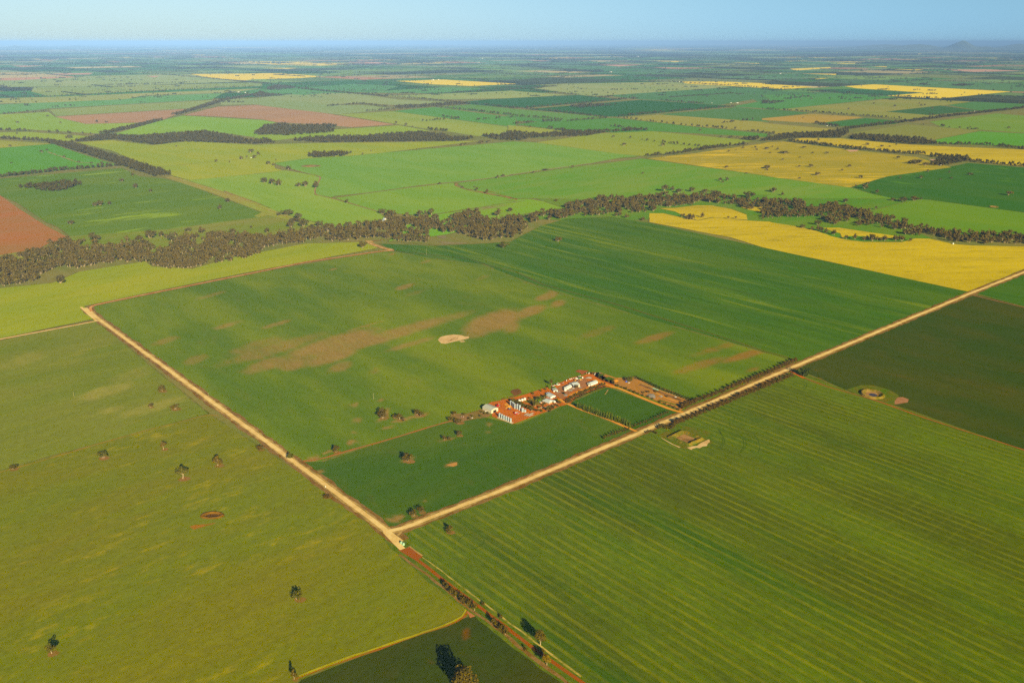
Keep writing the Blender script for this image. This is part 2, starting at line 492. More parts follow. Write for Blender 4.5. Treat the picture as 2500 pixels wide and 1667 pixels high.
for sp in ('c 120,246 460,250 300,258', 'c 820,290 1220,288 1000,305', 'c 1300,312 1870,318 1500,328', 'a 100,297 430,297 200,310',
           'a 430,370 840,362 800,377 450,380', 'a 1310,390 1440,390 1380,402', 'd 1620,335 2000,330 2352,345 1900,354', 'a 300,246 530,244 450,254',
           'a 1300,216 1520,216 1400,224', 'b 700,258 1100,265 1300,280 1000,285', 'b 1830,180 1870,172 2000,178 1900,184', 'c 130,198 370,198 250,203',
           'd 1000,232 1230,232 1130,242', 'd 860,330 960,328 930,336'):
    field('bare_field', sp, FAL)
# mid ground
f13m = FM('green_weedy', (98, 128, 34), (112, 134, 42), ANG_V, streak=.12, patch=((142, 166, 56), .60, .68, .0028, .012), grain=.12)
field('field', 'a -300,1340 0,1310 1100,1215 1250,1290 1480,1310 1700,1370 w 610,492 e 2352,255 1500,370 1000,430 680,430 620,430 520,350 400,300 150,130 0,65 -300,-60', f13m)
res_m = FM('grassy_reserve', (150, 158, 62), (160, 146, 76), ANG_U, streak=.25, grain=.15)
field('grass_reserve', 'a 1480,1300 1560,1285 2100,1455 f 0,118 250,220 620,330 700,345 560,380 0,250 e 2352,215 a 1900,1440', res_m)
field('grass_reserve', 'e 620,430 1500,370 2352,255 f 120,240 300,280 560,350 600,400 0,450 e 2000,560 0,710 -300,760 -300,640 0,600 350,540 560,455', FM('creek_pasture', (122, 138, 52), (146, 140, 76), ANG_V, streak=.2, grain=.18, patch=((150, 136, 96), .6, .72, .004, .012)))
field('ploughed_field', 'e -300,-150 0,65 150,170 400,330 610,440 560,455 430,500 350,540 0,600 -300,650',
      FM('red_soil', (178, 112, 72), (164, 118, 78), ANG_V, streak=.10, grain=.08, patch=((150, 122, 72), .60, .75, .002, .006)))
field('field', 'a 680,985 1000,965 1360,1010 1700,975 2352,1010 b 0,1005 600,990 1250,985 1850,975 2040,970 1200,1075 880,1105 480,1130 190,1170 190,1215 280,1240 0,1268 a 2352,1262 1700,1325 1560,1290 1000,1060', simple('lime_mid', (150, 164, 46)))
field('field', 'a 1560,1290 1700,1325 2352,1262 b 280,1235 540,1280 600,1300 550,1400 550,1455 f 700,90 1110,210 1180,260 1100,330 700,350 250,225 0,118 a 2100,1455', simple('green_lime', (132, 164, 62)))
field('field', 'b 190,1170 480,1130 880,1105 1200,1075 2352,975 c 0,975 230,985 540,1025 1000,1090 1190,1110 1000,1125 600,1200 230,1250 0,1285 b 2200,1300 1800,1340 1500,1370 1000,1440 720,1468 f 700,85 560,60 b 550,1455 550,1400 600,1300 340,1225 190,1180', simple('green_mid', (118, 160, 66)))
field('field', 'f 720,88 1350,0 b 1800,1345 1800,1370 1950,1420 f 1900,5 2352,100 2352,118 1640,230 1400,240 1110,210', simple('green_mid2', (122, 160, 60)))
field('field', 'b 1820,1350 c 0,1290 600,1205 1200,1130 2352,1290 d 790,1390 h 980,250 1180,312 400,315 0,312 g 1500,130 700,150 250,92 0,90 f 1900,5', FM('green_wide', (104, 152, 54), (126, 154, 66), ANG_V, streak=.1, grain=.1))
field('field', 'f 1400,260 1640,235 2352,120 g 0,98 180,95 530,150 500,200 0,300 f 1700,420 1200,480', FM('flats_green', (116, 168, 28), (132, 164, 40), ANG_V, streak=.15, grain=.15, patch=((140, 132, 92), .62, .75, .004, .01)))
field('field', 'g 250,92 700,100 1500,70 2352,60 h 0,312 1180,312 1400,320 1000,420 1250,560 1600,700 900,700 0,560 g 1600,260 900,300 300,280 0,340 0,250 500,180', FM('flats_green2', (88, 138, 36), (112, 138, 50), ANG_V, streak=.15, grain=.16, patch=((128, 136, 84), .6, .75, .004, .012)))
field('field', 'h 960,430 1180,370 1400,320 1500,325 2352,440 2700,490 2700,720 2352,670 1950,660 1600,610 1180,530', simple('light_right', (104, 144, 36)))
field('field', 'd 800,1390 1130,1290 1650,1210 1850,1170 2352,1210 2700,1240 h 2700,490 2352,440 1500,325 1400,320 1180,312 980,270', FM('dark_right', (58, 108, 40), (70, 112, 46), ANG_U, streak=.08, grain=.12, patch=((84, 130, 46), .62, .72, .006, .01)))
CAN_MIX = FM('canola_thin', (164, 150, 52), (176, 156, 52), .10, streak=.14, grain=.12, patch=((226, 190, 10), .50, .68, .005, .03))
field('canola_field', 'c 1240,1130 1700,1080 2352,985 d 0,985 200,980 700,1040 1150,1090 1400,1120 1700,1210 1130,1290 790,1390 0,1285 c 2352,1290', CAN_MIX)
CAN = FM('canola_full', (208, 182, 0), (192, 168, 0), .05, streak=.16, grain=.18, patch=((150, 136, 10), .50, .80, .006, .03))
field('canola_field', 'd 250,970 350,945 700,950 1250,1000 1700,1025 2352,1050 2700,1080 2700,1260 2352,1200 1900,1150 1500,1100 1100,1060 700,1020 400,985', CAN)
# near paddocks
soil = (178, 136, 90)
B1 = [('f', 1100, 1350, 900, 55, 1.0), ('f', 700, 1400, 480, 75, 1.1), ('f', 150, 1450, 500, 60, .8), ('j', 130, 110, 260, 60, .9), ('j', 350, 100, 150, 70, 1),
      ('j', 700, 40, 260, 60, 1.1), ('j', 780, 130, 130, 45, .9), ('f', 2150, 1200, 300, 95, 1.2), ('f', 2000, 1290, 160, 60, .8), ('g', 200, 1105, 170, 48, 1.1),
      ('g', 350, 970, 120, 36, 1.05), ('g', 450, 1035, 80, 35, 1.0), ('g', 480, 905, 150, 32, 1.0), ('g', 250, 820, 150, 20, .6), ('g', 20, 1240, 90, 70, .9),
      ('f', 1350, 885, 90, 24, .85), ('g', 1320, 1340, 200, 34, .9), ('m', 760, 120, 260, 40, .85), ('m', 1200, 20, 260, 36, 1.15), ('m', 1240, 160, 80, 22, .7),
      ('f', 1400, 1400, 260, 25, .8), ('f', 1000, 1235, 200, 10, .7), ('e', 1900, 960, 160, 16, .6), ('e', 2050, 1225, 150, 22, .75), ('e', 1480, 1370, 150, 30, .7),
      ('e', 2300, 1420, 300, 60, .7), ('i', 1750, 70, 130, 40, .7), ('j', 1080, 170, 60, 30, .7), ('j', 530, 960, 60, 30, 1.2), ('j', 870, 810, 40, 20, 1.2),
      ('j', 1200, 680, 60, 14, 1.1), ('j', 905, 470, 40, 25, .9), ('j', 920, 615, 60, 30, .7), ('j', 890, 712, 30, 12, 1), ('j', 660, 900, 90, 12, 1.2), ('j', 830, 910, 110, 20, 1.2),
      ('f', 200, 1220, 160, 20, .8), ('f', 2060, 800, 80, 20, .6), ('f', 1540, 660, 60, 14, .7), ('f', 1240, 590, 30, 10, 1.1), ('f', 710, 728, 50, 8, .9),
      ('j', 1140, 430, 45, 14, 1.0), ('j', 1150, 600, 70, 18, 1.4), ('j', 1190, 540, 30, 50, 1.3), ('j', 1330, 605, 110, 16, 1.3), ('j', 1500, 570, 90, 14, 1.2), ('q', 1990, 320, 1, 1, 0),
      ('f', 1850, 1150, 80, 16, .7), ('f', 1450, 940, 120, 20, .55), ('g', 800, 1290, 200, 40, .55), ('g', 1900, 1430, 250, 30, .6)]
field('field', 'w 222,738 195,707 560,632 880,576 905,578 1000,595 1110,608 1240,660 1500,735 1825,830 1850,835 1500,985 900,1222',
      FM('big_paddock', (92, 118, 40), (122, 136, 50), ANG_U, streak=.10, soil=soil, grain=.14), B1, 9.0, label='large green paddock with bare tan patches of soil')
f2b = [('j', 1775, 1005, 50, 18, 1.3), ('j', 590, 1070, 80, 12, 1.3), ('j', 1540, 1325, 18, 18, 1.1), ('j', 1380, 960, 50, 18, 1.1), ('j', 1750, 780, 90, 14, .9), ('l', 1200, 25, 90, 24, 1.3),
       ('j', 2120, 650, 40, 20, .9), ('j', 2125, 710, 25, 10, 1), ('j', 1515, 803, 20, 7, 1.1), ('j', 1765, 1137, 25, 10, .9), ('j', 1340, 1062, 15, 9, 1.2), ('j', 1000, 800, 1, 1, 0)]
field('field', 'w 690,1062 740,1060 830,1030 900,1008 1030,968 1110,958 1190,975 1300,928 1460,992 900,1222',
      FM('lower_paddock', (68, 100, 12), (88, 110, 16), ANG_V, streak=.16, soil=soil, grain=.14, patch=((112, 142, 26), .60, .74, .003, .028)), f2b, 9.0)
field('field', 'w 1300,928 1395,888 1560,948 1460,992', FM('inner_paddock', (58, 94, 14), (72, 102, 18), ANG_V, streak=.16, grain=.12, patch=((88, 126, 30), .62, .76, .006, .02)))
field('field', 'w 905,578 870,560 1000,565 1170,556 1240,520 1300,503 1400,498 1490,512 2232,672 1850,835 1825,830 1240,660 1110,608 1000,595',
      FM('streaky_paddock', (66, 106, 32), (84, 114, 34), ANG_U, streak=.34, grain=.16, patch=((122, 138, 32), .50, .74, .0016, .026)))
field('canola_field', 'h -0,750 g 1990,440 1265,305 1270,225 1400,225 1550,260 1700,290 1830,265 1900,262 2150,290 2352,300 h 100,530 300,560 400,580 480,600 620,650 750,680 900,700 1250,705 1370,670 1500,672 1720,720 1900,735 2352,742 2600,742 2600,850 1850,1150', CAN)
field('canola_field', 'g 1350,180 1500,175 1700,152 1830,155 2000,185 2140,235 2150,285 1830,262 1700,290 1560,240 1500,210', CAN)
field('canola_field', 'g 2060,160 2352,165 2352,235 2150,190', CAN)
field('canola_field', 'h 540,575 700,575 1000,620 1280,660 1250,680 900,650 780,650 720,670 700,625 610,600', CAN)
field('field', 'w 1850,835 2232,676 2300,690 2700,780 2700,1160 2352,1035 2080,940 1950,900 1860,862 1835,848',
      FM('dark_paddock', (58, 80, 14), (74, 82, 22), ANG_U, streak=.12, grain=.15, soil=(150, 110, 72)), [('m', 1840, 157, 25, 8, 1.2), ('m', 1955, 230, 20, 8, 1.2), ('m', 1980, 270, 20, 10, 1.1), ('o', 60, 875, 60, 12, 1.1), ('o', 230, 915, 15, 10, 1.2)], 14.0)
field('field', 'w 2232,672 2700,480 2700,800', FM('bright_corner', (62, 106, 26), (76, 112, 30), ANG_U, streak=.2, grain=.14))
field('field', 'w 900,1222 1835,848 1860,862 1950,900 2080,940 2352,1035 2700,1160 3000,1900 1750,1900 1340,1568 1080,1380 955,1275',
      FM('striped_paddock', (98, 118, 0), (86, 98, 0), ANG_U, streak=.16, stripes=(15.5, .26, .70, (138, 138, 26)), grain=.22, patch=((58, 96, 10), .52, .84, .0018, .012)), label='wide striped green crop filling the lower right')
field('field', 'w 480,950 0,1080 -400,1180 -700,1900 300,1900 690,1560 1000,1440 1085,1410 955,1275 900,1222',
      FM('flowering_paddock', (116, 124, 20), (126, 122, 30), ANG_V, streak=.14, grain=.18, patch=((170, 152, 6), .53, .84, .024, .060)))  # base colour lightened to carry the brightening opposite the sun
field('field', 'w 222,738 0,782 -400,860 -400,1180 0,1080 480,950',
      FM('left_paddock', (128, 132, 62), (112, 126, 54), ANG_V, streak=.14, grain=.18, patch=((160, 150, 74), .58, .86, .007, .03), soil=(184, 168, 96)), [('i', 950, 350, 300, 55, .75), ('i', 1350, 500, 330, 50, .75), ('i', 1200, 200, 300, 60, .5), ('i', 200, 80, 260, 60, .5), ('i', 1000, 520, 150, 30, .6)], 10.0)  # lighter base paints in the antisolar glow on the left side
field('field', 'w 690,1560 1000,1440 1085,1412 1340,1568 1750,1900 300,1900', FM('bottom_paddock', (58, 76, 4), (70, 74, 10), ANG_V, streak=.15, grain=.16, soil=(140, 84, 46)),
      [('l', 1840, 1050, 30, 60, 1.1), ('l', 1850, 1000, 30, 15, .9), ('l', 2055, 1260, 15, 12, 1.3), ('l', 1520, 1320, 60, 20, .55), ('t', 720, 1190, 90, 30, 1.0), ('t', 850, 1340, 60, 30, .6)], 7.0)
field('field', 'w -400,850 0,778 215,733 195,703 560,628 870,570 835,556 700,560 540,590 440,618 350,612 335,600 180,625 120,650 0,662 -400,740',
      FM('lime_paddock', (146, 158, 28), (162, 164, 34), ANG_V + .05, streak=.14, grain=.12))
print("fields z", ZF[0])

# ------------------------------------------------------------------ roads and tracks
def road_mat(name, c, c2, ang=0, st=.12, sc=.25):
    t = NT(name)
    n = t.noise(t.geo.outputs['Object'], .04, 5, .7)
    n2 = t.noise(t.geo.outputs['Object'], sc, 4, .7)
    col = t.mix(t.ramp(n, .4, .62), alb(c), alb(c2))
    return t.out(t.value(col, n2, 1 - st, 1 + st))
GRAVEL = road_mat('pale_gravel', (240, 206, 140), (224, 184, 118))
VERGE = road_mat('dry_verge', (146, 112, 78), (124, 88, 58), st=.55, sc=.3)
VERGE_SAND = road_mat('sandy_verge', (196, 158, 100), (150, 124, 80), st=.45, sc=.3)
VERGE_G = road_mat('grassy_verge', (86, 106, 22), (112, 120, 40), st=.45, sc=.3)
RED = road_mat('red_dirt', (160, 84, 46), (150, 88, 52))
ORANGE = road_mat('orange_dirt', (228, 156, 72), (216, 142, 66))
YARD = road_mat('orange_yard', (204, 108, 48), (180, 98, 54), st=.25, sc=.15)
YARD2 = road_mat('brown_yard', (172, 112, 82), (160, 110, 84), st=.2, sc=.15)
ZR = 1.0
def road(name, spec, w, mat, z=None, verge=None, jit=.3, ztop=0):
    P = pts(spec)
    if verge: strip('road_verge', P, verge[0], ZR + ztop, verge[1], jit=1.2, step=9)
    strip(name, P, w, ZR + .05 + ztop, mat, jit=jit, step=10)
struct(mesh_obj('field_margins', FENCE[0], FENCE[1], road_mat('rough_margin', (128, 118, 72), (104, 112, 50), st=.35, sc=.05)))
R1 = 'w 196,708 230,736 480,918 700,1079 860,1198 890,1222 922,1245'
strip('road_verge', pts(R1), 24, ZR, VERGE, jit=2.0, step=8)
strip('road_verge', pts(R1)[:-1], 13.5, ZR + .045, VERGE_SAND, jit=1.6, step=7)
R2 = 'w 880,1222 905,1222 1180,1116 1475,992 1835,838 2235,672 2352,626 2700,486'
strip('road_verge', pts(R2), 24, ZR + .01, VERGE, jit=2.0, step=8)
strip('road_verge', pts(R2), 13.0, ZR + .05, VERGE_SAND, jit=1.6, step=7)
R3 = 'w 210,716 205,704 300,684 560,632 700,603 880,577 905,576'
strip('road_verge', pts(R3), 17, ZR + .02, VERGE, jit=.8, step=9)
strip('road_verge', pts('w 212,739 0,780 -400,858'), 14, ZR + .03, VERGE, jit=.8, step=9)
strip('road_verge', pts('w 900,575 880,570 856,562 845,553'), 22, ZR + .04, VERGE_SAND, jit=.8, step=9)
strip('road_verge', pts('l 1150,160 1300,330 1450,440 1620,590 1930,830 2352,1140 w 1340,1585 1600,1790'), 26, ZR - .02, VERGE_G, jit=1.6, step=9)
strip('road_verge', pts('l 1230,350 1500,540 1880,860 2100,1000 2352,1215 t 1130,1460 1400,1700'), 4.5, ZR, VERGE, jit=1.0, step=9)
strip('road_verge', pts('l 1420,360 1640,520 2000,790 2352,1060 t 1200,1150 1600,1420'), 2.2, ZR, road_mat('dry_grass', (196, 170, 96), (120, 120, 50), st=.5, sc=.15), jit=.9, step=9)
strip('gravel_road', pts(R1), 7.6, ZR + .06, GRAVEL, jit=.25)
strip('gravel_road', pts(R2), 7.6, ZR + .07, GRAVEL, jit=.25)
strip('gravel_road', pts('l 1110,150 1160,195 1190,240 1260,300'), 7, ZR + .065, GRAVEL, jit=.4)
strip('gravel_road', pts('l 1250,145 1205,170 1185,215'), 4, ZR + .055, VERGE_SAND, jit=.5)
strip('gravel_road', pts(R3), 6.0, ZR + .08, road_mat('orange_gravel', (222, 162, 108), (206, 130, 78)), jit=.3)
strip('gravel_road', pts('w 186,706 222,738'), 6.5, ZR + .085, GRAVEL, jit=.3)
strip('gravel_road', pts('w 228,737 150,752 0,780 -400,858'), 6.5, ZR + .09, GRAVEL, jit=.2)
strip('gravel_road', pts('w 905,577 890,573 868,566 850,560'), 7, ZR + .095, road_mat('orange_gravel2', (222, 172, 118), (190, 130, 90)), jit=.6)
strip('dirt_road', pts('l 1230,300 1300,340 1400,390 1620,575 1930,800 2352,1125 t 0,395 430,740 870,1060 1300,1350 1640,1568 2100,1950'), 4.8, ZR + .05, RED, jit=.3)
strip('dirt_road', pts('l 1290,290 1340,340 1410,385'), 11, ZR + .045, RED, jit=.8)
strip('sand_strip', pts('l 1310,280 1430,362'), 6, ZR + .04, VERGE_SAND, jit=.8)
strip('farm_track', pts('w 680,1060 720,1060 800,1036 900,1008 1030,968 1110,955'), 4.5, .93, road_mat('brown_track', (158, 112, 74), (176, 104, 66)), jit=.6)
strip('farm_track', pts('j 400,1010 500,1020 490,1060 515,1085'), 6.5, .935, YARD2, jit=1.2)
strip('farm_track', pts('i 1960,570 1900,545 1700,610 1350,690 900,820 500,940 180,1030 0,1075 -200,1140'), 2.6, .94, road_mat('faint_track', (166, 128, 60), (140, 118, 50)), jit=.5)
strip('farm_track', pts('l 300,1460 600,1345 1050,1195 1450,1050 1750,955 1850,910 1880,860 1850,820'), 3.2, .945, road_mat('red_headland', (160, 96, 44), (150, 110, 50)), jit=.6)
strip('flower_strip', pts('l 330,1440 600,1330 1050,1180 1450,1040 1730,950 1840,905 1870,860 1830,800'), 2.8, .95, road_mat('yellow_weeds', (176, 164, 24), (160, 150, 30), st=.3, sc=.3), jit=.8)
strip('dirt_patch', pts('l 1860,850 1890,870 1900,905'), 9, .955, road_mat('pink_dirt', (190, 120, 86), (180, 116, 86)), jit=1.0)
strip('farm_track', pts('m 1560,150 1620,190 1700,235 1950,325 o 140,950 300,1000 640,1095 800,1155 960,1215 1400,1360 1900,1520 2300,1650'), 3.0, .96, road_mat('red_track', (186, 98, 64), (160, 92, 64)), jit=.4)
strip('farm_track', pts('m 1560,165 1640,200 1700,235'), 9.0, .958, YARD, jit=1.0)
strip('farm_track', pts('o 1550,85 1700,120 2038,200 2400,290'), 5, .96, road_mat('pink_track', (170, 112, 90), (150, 110, 80)), jit=.5)
strip('farm_track', pts('f 1230,560 1500,590 1900,630 2100,690 2352,750 g 300,860 1000,1050 1900,1330 2352,1480 m 1500,30 1640,80'), 2.6, .97, road_mat('fence_line', (122, 92, 44), (104, 84, 40)), jit=.4)
strip('farm_track', pts('f 1020,480 1100,470 1160,465'), 4, .97, RED, jit=.8)
strip('farm_track', pts('f 1190,460 1350,490 1600,510 1850,505 2150,490'), 4, .97, road_mat('creek_track', (150, 128, 80), (130, 120, 70)), jit=1)
strip('farm_track', pts('b 310,1228 400,1245 590,1290 595,1310 550,1400 545,1440 f 560,60 700,92 830,125 1110,208'), 5, .975, road_mat('pink_track2', (172, 128, 96), (162, 120, 90)), jit=.8)
strip('farm_track', pts('f 700,90 1000,45 1350,0 b 1500,1372 1650,1355'), 5, .975, road_mat('pink_track3', (176, 134, 96), (160, 134, 86)), jit=.8)
strip('farm_track', pts('b 1650,1355 1900,1335 2352,1275 c 0,1280 300,1235 700,1180 1200,1122 1240,1120'), 14, .977, road_mat('wide_reserve', (158, 138, 106), (148, 144, 96), st=.3, sc=.05), jit=2)
strip('farm_track', pts('b 1830,1355 1800,1370 1860,1395 1960,1425 2352,1492 f 1900,5 2200,70 2352,100'), 5, .98, road_mat('red_track2', (176, 110, 78), (166, 122, 84)), jit=.8)
strip('farm_track', pts('g -60,120 100,105 0,75 -200,20'), 4, .98, RED, jit=.8)
strip('farm_track', pts('a 430,1072 700,1165 1000,1180'), 9, .98, road_mat('far_soil', (176, 138, 96), (160, 140, 90)), jit=3)
strip('farm_track', pts('a 1380,1210 1600,1190 1950,1155 2250,1125'), 5, .98, road_mat('far_track', (166, 140, 76), (156, 150, 70)), jit=2)
strip('farm_track', pts('a 1520,1300 1800,1380 2100,1462 e 2000,20 2352,150 f 0,150 300,260 400,290'), 4, .985, road_mat('reserve_track', (176, 132, 96), (150, 130, 70)), jit=1)
# farmyard ground
field('farmyard', 'p 600,880 590,925 740,980 890,1035 1000,1000 1200,920 1340,870 1450,830 1560,780 1640,765 1730,735 1800,650 2200,500 2352,520 2352,400 2200,350 2150,295 2000,300 1900,340 1720,370 1600,430 1400,500 1100,600 950,640 720,695 580,720 540,745 470,800', YARD, z=1.02)
field('farmyard_gravel', 's 640,640 900,560 1200,420 1380,380 1450,470 1800,520 1600,600 1000,800 900,880 760,980 700,1000 560,880 500,820 560,760', YARD2, z=1.03)
field('sand_pile_apron', 'r 790,640 940,770 920,820 800,790 720,680', ORANGE, z=1.04)
field('garden', 'r 1250,600 1500,520 1650,450 1850,420 1950,560 1800,620 1750,700 1600,700 1450,660', road_mat('garden_grass', (120, 116, 48), (150, 110, 60), st=.3), z=1.04)
field('shrubby_strip', 'p 0,890 250,880 440,820 580,890 560,930 200,990 190,1000 130,1015 0,990', road_mat('weedy_ground', (150, 112, 82), (124, 108, 60), st=.35), z=1.02)
field('wet_patch', 'r 890,320 960,260 1120,230 1200,280 1220,360 1100,420 900,480 800,480 640,560 630,520 900,450 1000,420', road_mat('damp_soil', (132, 82, 56), (112, 78, 66), st=.2, sc=.05), z=1.01)
field('wet_patch', 's 1110,205 1200,155 1300,170 1380,180 1500,180 1400,250 1330,300 1280,300 1260,255', road_mat('damp_soil2', (166, 90, 66), (156, 84, 62), st=.2, sc=.05), z=1.01)
strip('driveway', pts('s 1650,440 1800,520 2000,590 2352,700 q 900,500 1200,630 1500,750 1800,870 1870,865'), 7.5, 1.07, ORANGE, jit=.4)
strip('driveway', pts('s 640,1000 800,1110 1000,1190 1550,1411 q 700,920 1060,1085 1200,1140'), 6.0, 1.07, ORANGE, jit=.3)
strip('driveway', pts('s 1780,600 1500,680 1200,780 1000,870 950,920'), 8.0, 1.06, ORANGE, jit=.8)
field('storage_yard', 'q 560,290 700,300 900,370 1050,370 1180,355 1230,400 1700,560 2020,700 1930,760 1830,850 1700,790 1200,590 920,490 720,410 600,350', road_mat('dry_yard', (172, 122, 74), (186, 126, 70), st=.3, sc=.12), z=1.02)
field('weedy_patch', 'q 740,380 800,355 900,390 800,410', road_mat('weed_patch', (70, 100, 30), (90, 110, 40), st=.3), z=1.045)
field('weedy_patch', 'q 640,320 720,310 760,330 680,345', road_mat('weed_patch2', (90, 100, 40), (90, 110, 40), st=.3), z=1.045)
strip('farm_track', pts('q 1240,440 1500,540 1800,640 1990,700'), 3.5, 1.05, VERGE_SAND, jit=.6)
strip('rubble_strip', pts('q 1240,465 1500,565 1700,640 1850,700'), 8, 1.045, road_mat('rubble', (120, 84, 66), (140, 100, 76), st=.7, sc=.4), jit=1.2)
strip('farm_track', pts('q 1480,590 1650,680 1850,740 1900,700'), 3.0, 1.05, ORANGE, jit=.6)
strip('grass_strip', pts('q 1520,690 1700,750 1860,790'), 5.0, 1.05, VERGE_G, jit=1.5)
strip('grass_strip', pts('q 1230,380 1600,560 1950,680'), 6.0, 1.04, VERGE_G, jit=2)
strip('farm_track', pts('q 745,610 780,570 790,540'), 2.5, 1.04, VERGE_SAND, jit=.6)

# ------------------------------------------------------------------ haze: one closed box of even air
hm = bpy.data.materials.new("haze_air"); hm.use_nodes = True
hn, hl = hm.node_tree.nodes, hm.node_tree.links
hn.remove(hn['Principled BSDF'])
pv = hn.new('ShaderNodeVolumePrincipled')
pv.inputs['Color'].default_value = (0.175, 0.32, 0.53, 1)
pv.inputs['Density'].default_value = 1.8e-5
pv.inputs['Anisotropy'].default_value = -0.4
hl.new(pv.outputs[0], hn['Material Output'].inputs['Volume'])
def box_mesh(name, x0, x1, y0, y1, z0, z1, mat, parent=None):
    V = [(x, y, z) for z in (z0, z1) for x, y in ((x0, y0), (x1, y0), (x1, y1), (x0, y1))]
    F = [(3, 2, 1, 0), (4, 5, 6, 7), (0, 1, 5, 4), (1, 2, 6, 5), (2, 3, 7, 6), (3, 0, 4, 7)]
    return mesh_obj(name, V, F, mat, parent)
hz = box_mesh("haze", -302000, 302000, -302000, 302000, -1.0, 720.0, hm)
hz['kind'] = 'stuff'; hz['label'] = 'thin blue haze in the air over the plain'

# ------------------------------------------------------------------ foliage
def leaf_mat(name, c, c2, c3):
    t = NT(name)
    g = t.n.new('ShaderNodeNewGeometry')
    n = t.noise(t.mapping(0, (.045, .045, .045)), 1, 2, .5)
    oi = t.n.new('ShaderNodeObjectInfo')
    col = t.mix(g.outputs['Random Per Island'], alb(c), alb(c2))
    f = t.math('ADD', n, t.math('MULTIPLY', t.math('SUBTRACT', oi.outputs['Random'], .5), .4))
    col = t.mix(t.ramp(f, .35, .68), col, alb(c3))
    return t.out(col)
L_GUM = leaf_mat('gum_leaves', (104, 98, 52), (66, 66, 38), (100, 82, 50))
L_GUMW = leaf_mat('woodland_leaves', (110, 98, 70), (64, 60, 46), (96, 82, 62))
L_BUSH = leaf_mat('hedge_leaves', (112, 84, 62), (62, 48, 36), (88, 68, 48))
L_COL = leaf_mat('cypress_leaves', (112, 120, 36), (52, 68, 20), (90, 98, 30))
L_BROWN = leaf_mat('dry_leaves', (104, 86, 58), (68, 60, 42), (94, 80, 50))
L_GREEN = leaf_mat('garden_leaves', (112, 138, 36), (84, 116, 28), (130, 134, 40))
L_DARKG = leaf_mat('young_tree_leaves', (50, 58, 28), (34, 44, 20), (64, 64, 32))
BARK = plain('pale_bark', (170, 150, 124), var=.25, sc=.6)
BARKD = plain('dark_bark', (96, 76, 60), var=.25, sc=.6)

def quads(C, Nn, sz, rng):
    """leaf clumps: centre C (n,3), normal Nn, size sz (n,)"""
    n = len(C)
    Nn = Nn / (np.linalg.norm(Nn, axis=1, keepdims=True) + 1e-9)
    t = np.cross(Nn, rng.normal(size=(n, 3))); t /= np.linalg.norm(t, axis=1, keepdims=True) + 1e-9
    b = np.cross(Nn, t)
    s = sz[:, None]
    k = rng.uniform(.55, 1.25, (n, 4))
    V = np.stack([C + t * s * k[:, :1], C + b * s * k[:, 1:2] * .8, C - t * s * k[:, 2:3], C - b * s * k[:, 3:4] * .8], 1)
    return V.reshape(-1, 3)
def tube(P, Rr, sides=6):
    P = np.asarray(P, float); V = []
    for i, p in enumerate(P):
        d = P[min(i + 1, len(P) - 1)] - P[max(i - 1, 0)]; d /= np.linalg.norm(d) + 1e-9
        a = np.cross(d, (0.3, 1, 0.2)); a /= np.linalg.norm(a) + 1e-9; b = np.cross(d, a)
        for k in range(sides):
            th = 2 * math.pi * k / sides
            V.append(p + (a * math.cos(th) + b * math.sin(th)) * Rr[i])
    Q = [(i * sides + k, i * sides + (k + 1) % sides, (i + 1) * sides + (k + 1) % sides, (i + 1) * sides + k) for i in range(len(P) - 1) for k in range(sides)]
    return np.array(V), np.array(Q)
def join(parts):
    V, Q, b = [], [], 0
    for v, q in parts:
        V.append(v); Q.append(np.asarray(q) + b); b += len(v)
    return np.concatenate(V), np.concatenate(Q)

